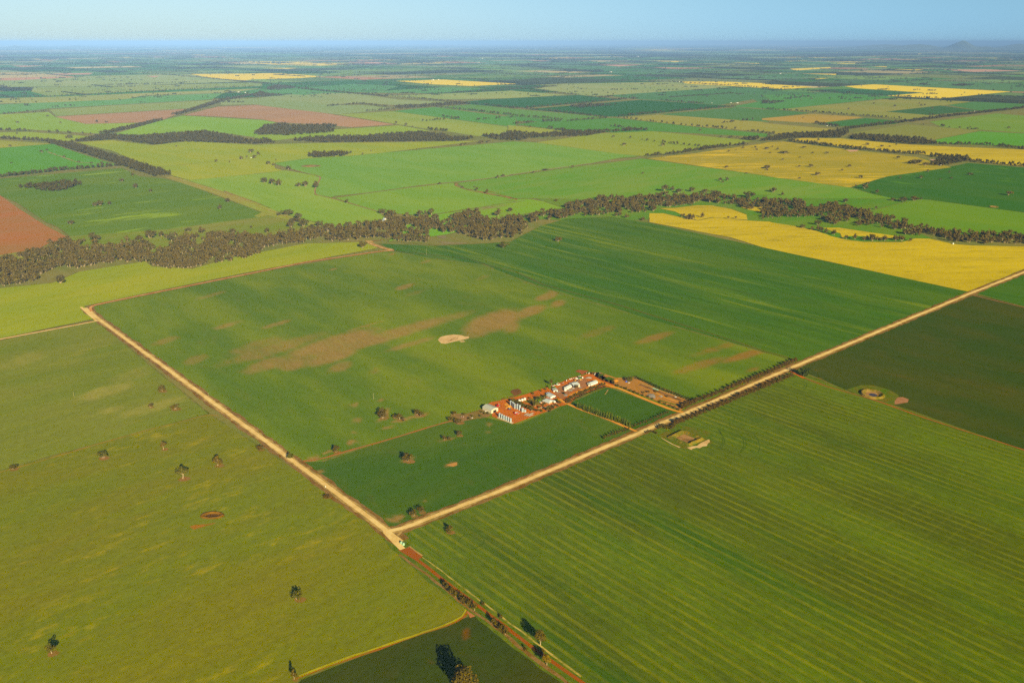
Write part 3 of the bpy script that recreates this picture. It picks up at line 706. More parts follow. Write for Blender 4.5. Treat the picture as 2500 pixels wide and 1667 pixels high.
def tree_arrays(kind, nleaf, leaf, seed):
    """unit tree: 1 high, 1 wide. returns crown (V,Q), trunk (V,Q)"""
    rng = np.random.default_rng(seed)
    tr = []
    if kind == 'gum':
        nl = rng.integers(6, 10); lobes = []
        for i in range(nl):
            a = 2 * math.pi * (i + rng.uniform(-.3, .3)) / nl; r = rng.uniform(.12, .34)
            z = rng.uniform(.36, .82) - r * .30
            lobes.append((math.cos(a) * r, math.sin(a) * r, z, rng.uniform(.16, .25), rng.uniform(.13, .20)))
        lobes.append((rng.uniform(-.08, .08), rng.uniform(-.08, .08), .80, .19, .16)); lobes.append((0, 0, .5, .24, .2))
        fx = .03 * rng.normal()
        tr.append(tube([(0, 0, -.03), (fx, .01, .16), (fx * 2, -.01, .34), (0, 0, .55), (0, 0, .72)], [.045, .034, .026, .017, .006], 7))
        for lb in lobes[:6]:
            tr.append(tube([(fx, 0, rng.uniform(.18, .36)), (lb[0] * .5, lb[1] * .5, lb[2] * .72), (lb[0], lb[1], lb[2])], [.020, .014, .005], 5))
    elif kind == 'mallee':      # low, many stems, wide dome
        nl = rng.integers(7, 11); lobes = []
        for i in range(nl):
            a = 2 * math.pi * i / nl + rng.uniform(-.3, .3); r = rng.uniform(.18, .36)
            lobes.append((math.cos(a) * r, math.sin(a) * r, rng.uniform(.38, .68), rng.uniform(.14, .2), rng.uniform(.17, .25)))
        lobes.append((0, 0, .75, .2, .2))
        for lb in lobes[:6]:
            tr.append(tube([(lb[0] * .15, lb[1] * .15, -.03), (lb[0] * .6, lb[1] * .6, lb[2] * .5), (lb[0], lb[1], lb[2])], [.022, .016, .006], 5))
    elif kind == 'bush':
        lobes = []
        for i in range(9):
            a = rng.uniform(0, 6.28); r = rng.uniform(.05, .28)
            lobes.append((math.cos(a) * r, math.sin(a) * r, rng.uniform(.22, .72) - r * .4, rng.uniform(.18, .27), rng.uniform(.16, .28)))
        lobes.append((0, 0, .35, .36, .33))
        tr.append(tube([(0, 0, -.03), (.01, 0, .12), (0, 0, .4)], [.04, .03, .01], 5))
    else:                        # column
        lobes = []
        for i in range(9):
            z = .12 + .8 * i / 9; w = .42 * (math.sin(math.pi * min(1, (z * .9 + .18))) ** .7)
            lobes.append((rng.normal() * .05, rng.normal() * .05, z, w * rng.uniform(.8, 1.1), .10))
        tr.append(tube([(0, 0, -.03), (0, 0, .2), (0, 0, .7)], [.06, .05, .01], 5))
    lobes = np.array(lobes)
    wts = lobes[:, 3] ** 2 * lobes[:, 4]; wts = wts ** .7; wts /= wts.sum()
    idx = rng.choice(len(lobes), nleaf, p=wts)
    D = rng.normal(size=(nleaf, 3)); D /= np.linalg.norm(D, axis=1, keepdims=True)
    rad = rng.uniform(.45, 1.05, nleaf) ** .6
    L = lobes[idx]
    C = L[:, :3] + D * np.stack([L[:, 3], L[:, 3], L[:, 4]], 1) * rad[:, None]
    Nn = D + rng.normal(size=(nleaf, 3)) * .55 + np.array([0, 0, .25])
    V = quads(C, Nn, leaf * rng.uniform(.6, 1.25, nleaf), rng)
    ext = max(np.percentile(np.abs(V[:, :2]), 99.0), .1); top = np.percentile(V[:, 2], 99.5)
    V[:, :2] *= .5 / ext; V[:, 2] /= top
    Q = np.arange(nleaf * 4).reshape(-1, 4)
    tv, tq = join(tr); tv = tv.copy(); tv[:, :2] *= .5 / ext; tv[:, 2] /= top
    return (V, Q), (tv, tq)

TEMPL = {}
def template(kind, level, var):
    k = (kind, level, var)
    if k not in TEMPL:
        nl, lf = {'hero': (1500, .036), 'near': (420, .062), 'mid': (110, .115), 'far': (34, .19)}[level]
        if kind == 'col': nl, lf = int(nl * .7), lf * 1.3
        TEMPL[k] = tree_arrays(kind, nl, lf, hash((kind == 'gum', kind == 'col', kind == 'bush', level == 'near', level == 'mid', var)) % 10000 + var)
    return TEMPL[k]
MESHES = {}
def tree_meshes(kind, level, var, leafm, barkm):
    k = (kind, level, var, leafm.name, barkm.name)
    if k not in MESHES:
        (cv, cq), (tv, tq) = template(kind, level, var)
        MESHES[k] = (fast_mesh('crown', cv, cq, [leafm]), fast_mesh('trunk', tv, tq, [barkm]))
    return MESHES[k]
N_TREES = [0]
def tree(name, x, y, w, h, kind, label, cat='tree', group=None, level='near', leafm=None, barkm=None, z=0.0, var=None, parts=True):
    leafm = leafm or L_GUM; barkm = barkm or BARK
    var = random.randrange(5) if var is None else var
    cm, tm = tree_meshes(kind, level, var, leafm, barkm)
    o = empty(name, (x, y, z), random.uniform(0, 6.28))
    k = random.uniform(.92, 1.08)
    o.scale = (w * k, w / k, h)
    for nm, me in (('crown', cm), ('trunk', tm)):
        c = bpy.data.objects.new(nm, me); COL.objects.link(c); c.parent = o
    thing(o, label, cat, group)
    N_TREES[0] += 1
    return o
def size_m(fr, yb, w, h):
    s = FR[fr][2]; py = px(fr, 0, yb)[1]
    return w / s / ppm(py), h / s / ppm(py) / max(.5, math.cos(dep(py)))

# --- merged woodland (stuff): placed trees as arrays
def merge_trees(name, items, leafm, barkm, level, kinds=('gum', 'mallee')):
    """items: (x, y, w, h)"""
    VV, QQ, MM, b = [], [], [], 0
    for i, (x, y, w, h) in enumerate(items):
        (cv, cq), (tv, tq) = template(kinds[0] if random.random() < .7 else kinds[1], level, random.randrange(5))
        a = random.uniform(0, 6.28); c, s_ = math.cos(a), math.sin(a)
        for v, q, m in ((cv, cq, 0), (tv, tq, 1)):
            if level == 'far' and m == 1: continue
            P = np.empty_like(v)
            P[:, 0] = (v[:, 0] * c - v[:, 1] * s_) * w + x; P[:, 1] = (v[:, 0] * s_ + v[:, 1] * c) * w + y; P[:, 2] = v[:, 2] * h
            VV.append(P); QQ.append(q + b); MM.append(np.full(len(q), m)); b += len(v)
    me = fast_mesh(name, np.concatenate(VV), np.concatenate(QQ), [leafm, barkm], np.concatenate(MM))
    o = bpy.data.objects.new(name, me); COL.objects.link(o)
    return o

def scatter_poly(spec, spacing, jitter=.45, hole=.0, seed=0):
    P = pts(spec); n = len(P)
    rr = random.Random(seed or spec)
    xs = [p[0] for p in P]; ys = [p[1] for p in P]
    out = []
    y = min(ys)
    while y < max(ys):
        x = min(xs)
        while x < max(xs):
            qx, qy = x + rr.uniform(-1, 1) * jitter * spacing, y + rr.uniform(-1, 1) * jitter * spacing
            c = False; j = n - 1
            for i in range(n):
                if (P[i][1] > qy) != (P[j][1] > qy) and qx < (P[j][0] - P[i][0]) * (qy - P[i][1]) / (P[j][1] - P[i][1]) + P[i][0]: c = not c
                j = i
            if c and rr.random() > hole: out.append((qx, qy))
            x += spacing
        y += spacing
    return out
def scatter_line(spec, width, spacing, seed=0, gap=.0):
    P = [Vector(p) for p in pts(spec)]
    rr = random.Random(seed or spec); out = []
    rows = max(1, round(width / spacing))
    for a, b in zip(P, P[1:]):
        L = (b - a).length; d = (b - a).normalized(); nr = Vector((-d.y, d.x))
        k = max(1, int(L / spacing))
        for i in range(k):
            if rr.random() < gap: continue
            for r in range(rows):
                t = (i + rr.uniform(-.4, .4)) / k
                off = (r - (rows - 1) / 2) * spacing + rr.uniform(-.35, .35) * spacing
                q = a.lerp(b, t) + nr * off
                out.append((q.x, q.y))
    return out

W_NEAR = [   # river gums: woodland belts across the middle of the photo
 ('P', 'e -250,700 0,650 150,620 350,560 700,530 800,540 1000,530 1500,500 1700,450 1900,410 2100,430 2352,440 2352,590 2200,640 1850,690 1700,720 1480,730 1330,680 1200,660 900,680 700,720 480,720 350,830 150,870 0,880 -250,900', 15, .04),
 ('P', 'e 400,545 480,490 600,480 700,500 800,460 900,470 900,500 650,525', 18, .1),
 ('P', 'e 1290,445 1420,440 1560,470 1700,460 1700,440 1650,420 1300,430', 24, .35),
 ('P', 'e 900,500 1100,470 1300,480 1300,500', 24, .4),
 ('P', 'f 0,460 150,435 550,365 700,350 950,335 1250,325 1310,280 1400,240 1430,280 1700,265 1950,210 2050,220 2060,270 2160,300 2352,275 2352,450 2250,450 2100,478 1950,440 1600,385 1600,490 1250,475 1150,440 900,465 600,480 200,510 0,590', 17, .06),
 ('P', 'g 0,270 200,260 350,215 500,200 530,145 700,125 880,85 1050,95 1250,85 1400,45 1450,75 1650,75 1900,60 2100,110 2352,110 2352,165 2150,195 2050,150 1700,120 1650,155 1330,175 1300,215 900,236 600,260 200,310 150,410 0,440', 18, .12),
 ('L', 'g 950,240 1100,270 1250,292', 34, 20, .1),
 ('P', 'h 0,345 150,345 330,330 400,385 500,410 600,350 750,395 900,430 1150,500 1300,565 1600,615 2000,645 2100,625 2352,660 2700,700 2700,745 2352,722 1900,720 1700,700 1600,665 1350,652 1300,645 1150,585 950,570 600,545 520,480 350,490 200,480 0,500', 18, .12),
 ('L', 'h 450,592 580,625 700,655', 26, 18, .05), ('L', 'h 780,672 900,685 1100,692 1350,688', 34, 18, .05),
 ('L', 'g 1375,222 1500,240', 20, 20, .3), ('L', 'g 1570,255 1620,275 1690,288', 28, 18, .05), ('L', 'g 1740,262 1840,242', 22, 18, .1),
 ('P', 'f 1180,220 1260,240 1300,300 1250,320 1190,280', 18, .1),
 ('L', 'f 1430,245 1600,232', 22, 22, .3), ('L', 'g 1980,280 2085,270', 16, 18, .2),
]
W_MID = [
 ('L', 'a -200,945 0,950 430,975 500,990', 45, 22, 0), ('L', 'a 500,990 600,1010 1100,1165 1480,1285', 105, 20, 0), ('L', 'a -200,1310 0,1297 500,1242 1100,1192', 42, 20, 0),
 ('P', 'a 640,985 900,925 1250,935 1850,890 2200,965 2352,992 2300,1000 1600,980 1400,1010 1030,960 780,975', 22, 0),
 ('L', 'a 930,908 1200,848 1440,785', 70, 24, 0), ('L', 'a 1575,738 1800,675 2000,610 2352,545', 80, 26, 0),
 ('P', 'b 0,912 90,840 250,825 400,840 740,830 740,845 640,862 720,870 720,895 300,925', 24, .06), ('P', 'b 0,970 100,965 210,990 0,1000', 22, 0),
 ('P', 'b 350,968 500,945 1000,935 1200,915 1500,900 1690,920 1750,945 2000,948 1850,975 1200,980 600,988 400,975', 22, .02),
 ('P', 'b 465,1110 520,1090 700,1082 880,1085 800,1110 560,1125', 20, 0),
 ('P', 'b 2040,925 2200,925 c 30,895 300,915 600,890 1000,885 1080,862 1270,880 900,895 700,930 300,940 100,970 0,970 b 2150,960', 24, .08),
 ('L', 'c 360,862 600,892', 36, 24, .1), ('L', 'c 920,842 1100,862', 30, 24, .1), ('L', 'c 1250,1110 1450,1095 1850,1035 2150,1003', 46, 22, .03),
 ('L', 'c 540,797 900,767', 30, 24, .1), ('L', 'c 30,822 250,805', 26, 22, .1), ('L', 'c 310,800 490,795', 60, 24, .1), ('L', 'c 0,745 400,775 540,792', 12, 22, .4),
 ('L', 'c 0,672 500,718 900,766', 22, 22, .1), ('L', 'c 1000,752 1500,707 2050,665', 30, 22, .05), ('L', 'c 170,677 800,622 1040,597', 25, 24, .1),
 ('P', 'c 540,665 700,645 980,652 650,680', 32, .05), ('L', 'c 1040,598 1170,592', 90, 28, .1), ('L', 'c 730,577 930,587', 60, 28, .1), ('L', 'c 1350,606 1600,630', 24, 24, .2), ('L', 'c 1620,632 1770,637', 50, 26, 0),
 ('L', 'c 0,512 200,500 450,482', 60, 28, .1), ('L', 'c 200,522 650,560', 24, 24, .15), ('L', 'c 1000,766 1250,796 1680,845', 10, 42, .1), ('L', 'c 1700,847 2070,872', 30, 24, .15), ('L', 'c 2100,882 2352,905', 30, 26, .25),
 ('L', 'c 1100,952 1400,992 1750,1027', 16, 30, .4), ('P', 'c 2080,958 2250,938 2250,965 2150,972', 22, 0),
 ('L', 'c 0,375 500,395 1450,445', 34, 28, .1), ('L', 'c 1450,445 2352,500 d 0,505', 26, 26, .1), ('L', 'c 500,337 690,341', 60, 30, .05),
 ('L', 'b 400,502 700,532 1200,576', 50, 26, .05), ('L', 'b 1250,572 1620,607 1950,642', 30, 24, .1), ('L', 'b 1620,667 2000,707 2352,746', 20, 22, .15), ('L', 'b 2000,786 2352,760', 12, 26, .3),
 ('L', 'b 930,637 1200,666', 22, 24, .15), ('L', 'b 665,662 960,640', 22, 24, .2), ('L', 'b 1010,706 1350,682 1610,666', 26, 24, .1), ('P', 'b 1250,662 1500,652 1850,627 1950,642 1600,665 1300,680', 30, .15),
 ('L', 'b 1520,797 1700,782 1860,772', 26, 24, .1), ('L', 'b 1700,755 1850,772', 34, 24, .1), ('L', 'b 1580,868 1740,888', 36, 24, .1), ('L', 'b 1660,550 2000,532 2352,510', 34, 26, .1), ('L', 'b 1960,637 2352,682', 26, 24, .15),
 ('L', 'b 700,527 1130,521', 24, 26, .2), ('P', 'b 0,562 60,530 100,548 280,567 0,580', 30, .05), ('P', 'b 120,492 220,475 380,492 350,505 120,515', 34, .05), ('L', 'b 0,452 350,487', 40, 30, .05), ('L', 'b 420,467 710,455', 24, 26, .2),
 ('L', 'b 1310,312 1900,352 2352,375', 30, 28, .05), ('L', 'b 650,397 1350,357 1700,349', 26, 28, .2),
 ('L', 'a 430,577 1300,532 2000,495 2352,485', 26, 26, .1), ('L', 'a 930,476 1580,451', 24, 26, .15), ('L', 'a 1070,470 1200,466', 60, 28, 0), ('L', 'a 1330,574 1560,566', 36, 26, .05), ('L', 'a -200,745 0,732 440,706', 26, 24, .15),
 ('L', 'a 1500,379 1800,405 2000,425 2352,460', 34, 28, .05), ('L', 'a 860,371 1500,376', 24, 28, .3), ('L', 'a 980,346 1600,326 2100,321', 36, 30, .2), ('L', 'a 0,480 100,510 280,517', 50, 28, .15), ('L', 'a 170,585 430,577', 30, 26, .2),
 ('L', 'a 0,876 240,886', 24, 24, .2), ('L', 'a 250,886 850,912', 24, 34, .55), ('L', 'a 230,655 270,660', 10, 24, .2), ('L', 'a 480,672 550,668', 30, 24, .2), ('L', 'a 590,661 690,661', 16, 26, .4), ('L', 'a 1260,630 1335,630', 20, 24, .1),
 ('L', 'a 830,808 1000,806', 22, 24, .25), ('P', 'a 150,1392 600,1345 780,1355 640,1392 560,1425 360,1430 290,1400', 17, .35),
 ('L', 'd 0,506 350,516', 22, 26, .1), ('L', 'd 350,520 680,540', 50, 28, .1), ('L', 'd 680,542 1100,565', 30, 26, .05), ('L', 'd 1150,572 1320,580 1650,596 2050,620 2352,635 2500,645', 28, 26, .08), ('P', 'd 0,640 0,615 220,622 100,640', 34, .03),
 ('L', 'd 0,686 470,717 850,747 1280,777', 24, 24, .15), ('L', 'd 1320,800 1600,762 2000,717 2352,677 2500,662', 80, 26, .05), ('L', 'd 700,872 900,848 1320,797', 66, 24, .08),
 ('P', 'd 0,975 0,965 200,918 700,888 760,880 780,905 700,945 300,950 150,970', 22, .03), ('P', 'd 780,935 900,920 1100,935 1450,955 1560,1003 1400,1010 1100,985 800,955', 22, .08), ('L', 'd 1560,1003 2000,1008 2352,1047 2500,1060', 46, 22, .03),
 ('L', 'd 260,977 700,1032 1200,1082 1500,1097', 44, 21, .08), ('P', 'd 1500,1105 1850,1125 1850,1160 1600,1200 1480,1190 1600,1140', 20, .08), ('L', 'd 1850,1155 2352,1202 2600,1225', 44, 21, .05), ('L', 'd 910,402 1480,430 2352,465', 30, 28, .1), ('L', 'd 1140,452 1450,430', 24, 28, .2),
 ('L', 'd 740,481 470,495', 16, 26, .2), ('P', 'd 1390,470 1480,460 1480,470', 36, 0), ('P', 'd 1690,476 1800,463 1910,471 1800,482', 36, 0), ('L', 'd 1340,346 2352,385', 60, 34, .2), ('L', 'c 900,352 1560,325 2352,360 d 0,370', 26, 28, .15), ('L', 'd 270,390 490,395', 40, 30, .05),
 ('L', 'd 480,815 700,850', 36, 24, .15), ('L', 'c 1120,408 1800,380', 20, 30, .5), ('L', 'd 1500,742 1640,745', 26, 26, .1), ('L', 'd 0,905 140,912', 30, 26, .2), ('L', 'd 1350,1180 1420,1172', 30, 20, 0), ('L', 'd 1440,830 1980,885', 10, 70, .4), ('L', 'd 130,420 320,420', 40, 30, .2),
 ('L', 'c 1930,812 2200,785', 14, 26, .3), ('L', 'a 1940,600 2180,600', 30, 26, .2), ('L', 'a 2000,625 2200,628', 40, 26, .1), ('L', 'b 1380,394 1700,380', 26, 28, .15),
]
from mathutils import noise as mnoise
def region_items(defs, hbase, gaps=0.0):
    out = []
    for d in defs:
        if d[0] == 'P': L = scatter_poly(d[1], d[2], hole=d[3])
        else: L = scatter_line(d[1], d[2], d[3], gap=d[4])
        for x, y in L:
            k = random.uniform(.62, 1.3)
            gap = mnoise.noise(Vector((x / 48, y / 85, 1.7))) + .5 * mnoise.noise(Vector((x / 20, y / 30, 5)))
            if gap > .34 - gaps and random.random() < .9 * (gaps > 0): continue
            out.append((x, y, hbase * .92 * k * random.uniform(.85, 1.2), hbase * k))
    return out
near_w = region_items(W_NEAR, 18.0, .09)
mid_w = region_items(W_MID, 20.0)
print('woodland', len(near_w), len(mid_w))

# woodland: the nearest 300 gums one by one, the rest as one mass
def in_view(x, y):
    u, v = unproj(x, y)
    return 5 < u < 2495 and v < 1660
cand = sorted([i for i in range(len(near_w)) if in_view(*near_w[i][:2])], key=lambda i: -near_w[i][2] * near_w[i][3] / (near_w[i][0] ** 2 + near_w[i][1] ** 2))
SINGLE = set(cand[:295])
for i in sorted(SINGLE):
    x, y, w, h = near_w[i]
    tree('gum_tree', x, y, w, h, 'gum' if i % 3 else 'mallee', 'grey-brown gum tree crowded among others in the dense creek woodland', 'tree', 'gum trees of the creek woodland', 'mid', L_GUMW, BARK)
rest = [near_w[i] for i in range(len(near_w)) if i not in SINGLE and abs(unproj(*near_w[i][:2])[0] - 1250) < 1500]
o = merge_trees('creek_woodland', rest, L_GUMW, BARK, 'mid')
thing(o, 'dense grey-brown belt of gum woodland winding along the creek', 'woodland', kind='stuff')
midv = [t for t in mid_w if abs(unproj(t[0], t[1])[0] - 1250) < 1450]
o = merge_trees('distant_woodland', midv, leaf_mat('belt_leaves', (86, 78, 60), (56, 56, 46), (74, 66, 54)), BARKD, 'far')
thing(o, 'dark tree belts and woods between the far paddocks', 'woodland', kind='stuff')

# far-off tree lines and bush, 9 to 60 km out
def far_bush():
    rr = np.random.default_rng(5)
    X, Y, W, H = [], [], [], []
    def add(u, v, w, h):
        X.append(u * CU - v * SU); Y.append(u * SU + v * CU); W.append(w); H.append(h)
    for e in far_edges:
        r, S = e[3], e[4]
        if r > 150000: continue
        st = max(22.0, r / 520)
        if e[2] == 'w':
            u, v, _, _, _, c0, c1, hz_ = e
            if r < 27000: continue
            n = int(min(500, (S * S * (c1 - c0)) / (st * st * 6)))
            a = rr.uniform(0, 1, (n, 2))
            for p, q in a:
                k = c0 + (c1 - c0) * p
                add(u + (k if hz_ else q) * S, v + (q if hz_ else k) * S, st * 1.5, rr.uniform(9, 16))
        else:
            u, v, hz_ = e[:3]
            if r < 20000 and rr.random() < .65: continue
            n = int(S / st); off = rr.uniform(0, .3); ln = rr.uniform(.5, 1)
            for i in range(n):
                t = i / n
                if t < off or t > off + ln or rr.random() < .08: continue
                add(u + (t * S if hz_ else rr.normal() * 7), v + (rr.normal() * 7 if hz_ else t * S), st * 1.35, rr.uniform(9, 17))
    # lone trees and clumps
    for _ in range(2600):
        r = 11000 * math.exp(rr.uniform(0, 1.6)); a = rr.uniform(-.58, .58)
        x, y = r * math.sin(a), r * math.cos(a)
        for _k in range(int(rr.choice([1, 1, 1, 2, 5, 12]))):
            X.append(x + rr.normal() * 26); Y.append(y + rr.normal() * 12); W.append(max(16, r / 900) * rr.uniform(.8, 1.3)); H.append(rr.uniform(9, 17))
    X, Y, W, H = map(np.array, (X, Y, W, H))
    n = len(X)
    # lumpy half-dome: 6-sided ring, raised shoulder, top
    ang = np.arange(6) * math.pi / 3
    ring = np.stack([np.cos(ang) * .5, np.sin(ang) * .5, np.zeros(6)], 1)
    sh = np.stack([np.cos(ang + .2) * .42, np.sin(ang + .2) * .42, np.full(6, .65)], 1)
    tp = np.array([[0, 0, 1.0]])
    T = np.concatenate([ring, sh, tp])
    Q = [(i, (i + 1) % 6, 6 + (i + 1) % 6, 6 + i) for i in range(6)] + [(6, 7, 8, 12), (8, 9, 10, 12), (10, 11, 6, 12)]
    Q = np.array(Q)
    V = T[None] * np.stack([W, W, H], 1)[:, None] * rr.uniform(.8, 1.2, (n, 13, 3))
    V[:, :, 0] += X[:, None]; V[:, :, 1] += Y[:, None]
    QQ = (Q[None] + (np.arange(n) * 13)[:, None, None]).reshape(-1, 4)
    me = fast_mesh('far_bush', V.reshape(-1, 3), QQ, [plain('far_bush_leaves', (56, 60, 44), var=.3, sc=.01)])
    o = bpy.data.objects.new('far_bush', me); COL.objects.link(o)
    thing(o, 'far-off tree lines and scrub fading blue towards the horizon', 'bush', kind='stuff')
    print('far bush', n)
far_bush()

# hills on the horizon
def hill(name, u, base_w, dist, rise, seed, off=.5, sg=.13):
    rr = random.Random(seed); n = 40
    x0 = (u - CX) / FPX * dist / CP
    V, F = [], []
    for i in range(n + 1):
        t = i / n
        x = x0 + (t - .5) * base_w
        p = math.exp(-((t - off) / sg) ** 2) * .75 + math.exp(-((t - .5) / .28) ** 2) * .35 + .04 * math.sin(t * 31 + seed)
        p *= math.sin(math.pi * t) ** .5
        z = max(0, rise * p * (1 + rr.uniform(-.05, .05)))
        V += [(x, dist - 2500, 0), (x, dist, z), (x, dist + 3000, 0)]
        if i:
            a = 3 * (i - 1); b = 3 * i
            F += [(a, b, b + 1, a + 1), (a + 1, b + 1, b + 2, a + 2)]
    o = mesh_obj(name, V, F, plain('hill_scrub', (96, 104, 70), var=.2, sc=.001))
    struct(o)
hill('hill', 2262, 12000, 72000, 690, 3, .40, .06)
hill('hill', 2130, 16000, 76000, 380, 9, .5)
hill('hill', 2060, 20000, 90000, 330, 4, .5)
hill('hill', 2370, 13000, 80000, 410, 14, .45)
hill('hill', 170, 7000, 90000, 230, 5)
hill('hill', 300, 9000, 95000, 210, 6)

# ------------------------------------------------------------------ lone paddock trees
ORD = ['first', 'second', 'third', 'fourth', 'fifth', 'sixth', 'seventh', 'eighth', 'ninth', 'tenth', 'eleventh', 'twelfth', 'thirteenth', 'fourteenth', 'fifteenth', 'sixteenth',
       'seventeenth', 'eighteenth', 'nineteenth', 'twentieth'] + ['twenty-' + x for x in ('first', 'second', 'third', 'fourth', 'fifth', 'sixth', 'seventh', 'eighth', 'ninth')] + \
      ['thirtieth'] + ['thirty-' + x for x in ('first', 'second', 'third', 'fourth', 'fifth', 'sixth', 'seventh', 'eighth', 'ninth')] + ['fortieth'] + ['forty-' + x for x in ('first', 'second', 'third')]
RING_M = []
def bare_ring(x, y, W):
    if not RING_M: RING_M.append(road_mat('bare_ground_under_tree', (150, 108, 72), (132, 108, 60), st=.3, sc=.4))
    n = 20; V = []
    for k in range(n):
        a = 2 * math.pi * k / n; r = W * random.uniform(.42, .62) * (1 + .25 * math.cos(a - .6))
        V.append((x + math.cos(a) * r + W * .08, y + math.sin(a) * r * .8 - W * .12, .69))
    struct(mesh_obj('bare_ground', V, [tuple(range(n))], RING_M[0]))
def shorten(lab):
    for a, b in (('the scattered trees', 'the trees'), ('the lone trees', 'the trees'), ('the single trees', 'the trees'), ('of the trees', 'of those'), ('of the shrubs', 'of those'), ('low spreading', 'spreading'), ('dense dark bushy', 'dark bushy'),
                 ('small dark young', 'young'), ('leaning grey-brown', 'leaning'), ('low grey-brown', 'low'), ('tangled brown bushy', 'brown bushy'), ('slender young', 'young'), ('brown-green', 'brown'), (', in', ' in'), ('dusty ', '')):
        if len(lab.split()) <= 16: return lab
        lab = lab.replace(a, b)
    if len(lab.split()) > 16: lab = lab.replace(' the ', ' ')
    if len(lab.split()) > 16: print('LONG', lab)
    return lab
def lone(region, spec, level='near', leafm=None, kinds='gm', cat='tree', name='paddock_tree', bark=None):
    """spec: 'frame x,ybase,w,h ...' in photo crops; labels count from the left inside the region"""
    items, fr = [], 'w'
    for tok in spec.split():
        if tok in FR: fr = tok; continue
        v = tok.split(',')
        x, y, w, h = map(float, v[:4]); kd = v[4] if len(v) > 4 else None
        items.append((px(fr, x, y)[0], fr, x, y, w, h, kd))
    items.sort()
    for i, (_, fr, x, y, w, h, kd) in enumerate(items):
        W, H = size_m(fr, y, w, h)
        if fr in 'ijkl': W *= 1.15
        W = max(W, 5); H = max(H * .95, 5)
        kd = {'g': 'gum', 'm': 'mallee', 'b': 'bush', 'c': 'column'}[kd or ('g' if h > w * .85 else 'm')]
        look = 'tall' if H > 1.15 * W else ('low spreading' if H < .75 * W else 'round')
        if len(items) == 1: lab = region
        else: lab = shorten(f"{look} tree, {ORD[i]} from left of {region}")
        gx, gy = G(*px(fr, x, y))
        if fr in 'ijkl' and name == 'paddock_tree': bare_ring(gx, gy, W)
        tree(name, gx, gy, W, H, kd if kd != 'column' else 'col', lab, cat, None if len(items) == 1 else region, level, leafm or L_GUM, bark or BARK)
lone('the lone trees in the tan-streaked left paddock', 'i 1455,350,65,60 1355,495,40,42,m 1570,512,70,46,m', leafm=L_BROWN)
lone('the trees in the flowering lower left paddock', 'i 922,948,82,62,m 1467,872,55,76,g 1640,1135,92,115,g 1955,1018,75,92,g k 465,1232,82,95,g l 322,745,92,78,m', 'near')
lone('dark tree on the left edge where the faint track starts', 'i 118,1050,65,45,m')
lone('slim tree on the yellow headland at the bottom left', 'l 288,1465,50,90,g')
lone('round dark tree on the left verge of the gravel road', 'i 2335,878,48,50,b', leafm=L_BUSH)
lone('dark bush at the right verge of the gravel road', 'j 330,965,60,68,g')
lone('small grey bush on the left verge below the white post', 'j 650,1300,60,30,b', leafm=L_BUSH)
lone('pale gum in the corner of the striped crop', 'l 1680,147,62,68,g', leafm=L_BROWN)
lone('large bare-topped gum cut by the bottom edge of the photo', 'l 1810,1612,205,225,g', 'hero', L_BROWN)
lone('tall pale gum beside the red dirt road', 't 650,700,280,345,g', 'hero', L_BROWN)
lone('golden gum overhanging the red dirt road', 't 800,1165,220,250,g', 'hero', leaf_mat('golden_leaves', (146, 116, 46), (112, 90, 40), (124, 104, 50)))
lone('small brown tree between the two large roadside gums', 't 700,900,130,115,m', 'near', L_BROWN)
lone('low brown bush on the fence line below the roadside gums', 't 300,815,80,75,b', 'near', L_BROWN)
lone('the verge trees along the red dirt road', 'l 1645,635,45,55,m 1665,665,50,60,g 1700,700,65,60,m 1735,725,40,60,g 1780,740,45,55,m 1800,780,55,60,g 1830,790,50,55,m 1862,815,55,70,g 1905,850,60,75,g 2085,985,60,75,g 2110,1000,40,50,m 2150,1040,60,70,g 2185,1065,60,75,g 1985,800,25,18,b 2140,915,22,18,b', 'near', L_BROWN)
lone('the scattered trees of the central paddock', 'j 735,895,62,60,m 1155,592,72,62,m 1160,560,60,75,g 1128,570,40,50,g 1262,590,40,35,m 1303,605,55,62,g 1338,608,28,34,g 1460,560,60,52,m 1500,570,45,42,m 1797,562,40,36,m', leafm=L_BROWN)
lone('the low trees at the end of the farmyard scrub', 'j 1765,615,48,42,m 1810,628,40,40,m 1835,635,60,38,m', leafm=L_BROWN)
lone('the trees in the dark green lower paddock', 'j 1375,978,82,78,m 1710,787,36,46,g 1752,782,32,30,b 1838,748,52,46,m 1430,1472,62,62,m 1500,1438,58,58,m', leafm=L_BROWN)
lone('dark spreading tree beside the gravel road bend', 'm 1695,212,100,85,b', leafm=leaf_mat('blue_grey_leaves', (62, 78, 62), (50, 66, 50), (64, 70, 56)))
lone('the trees beside the creek crossing at left', 'f 120,396,60,45 330,350,72,62,m 400,272,70,55 300,238,110,48,m 222,245,42,32 445,342,95,72,m 370,300,110,40,m 520,355,52,36 585,342,72,52,m', 'near', L_GUMW)
lone('the trees behind the creekside shed', 'f 1030,326,42,36 1092,320,50,46,g 1150,226,72,45,m 1212,252,72,58,m', 'near', L_GUMW)
lone('the trees on the bright green flats', 'f 1485,258,70,66,g 1592,238,62,62,g 2190,248,62,72,g 2300,210,46,36,m g 20,208,46,36,m', 'near', L_GUMW)
lone('lone tree at the lime paddock end of the orange road', 'f 972,532,80,58,m')
lone('the trees in the streaky green paddock', 'f 2240,532,92,60,g g 455,477,66,44,m')
lone('small tree beside the pink track in the light green paddock', 'f 835,132,35,38,g')
lone('small bush in front of the flats woodland', 'g 432,116,32,24,b')
lone('the trees in the weedy green paddock', 'e 640,322,60,36,m 855,158,50,35 900,152,60,46 985,146,42,34 1352,31,36,26 1975,187,42,46,g 2045,124,48,40 a 1095,1337,46,30 1220,1392,50,42', 'near', L_GUMW)
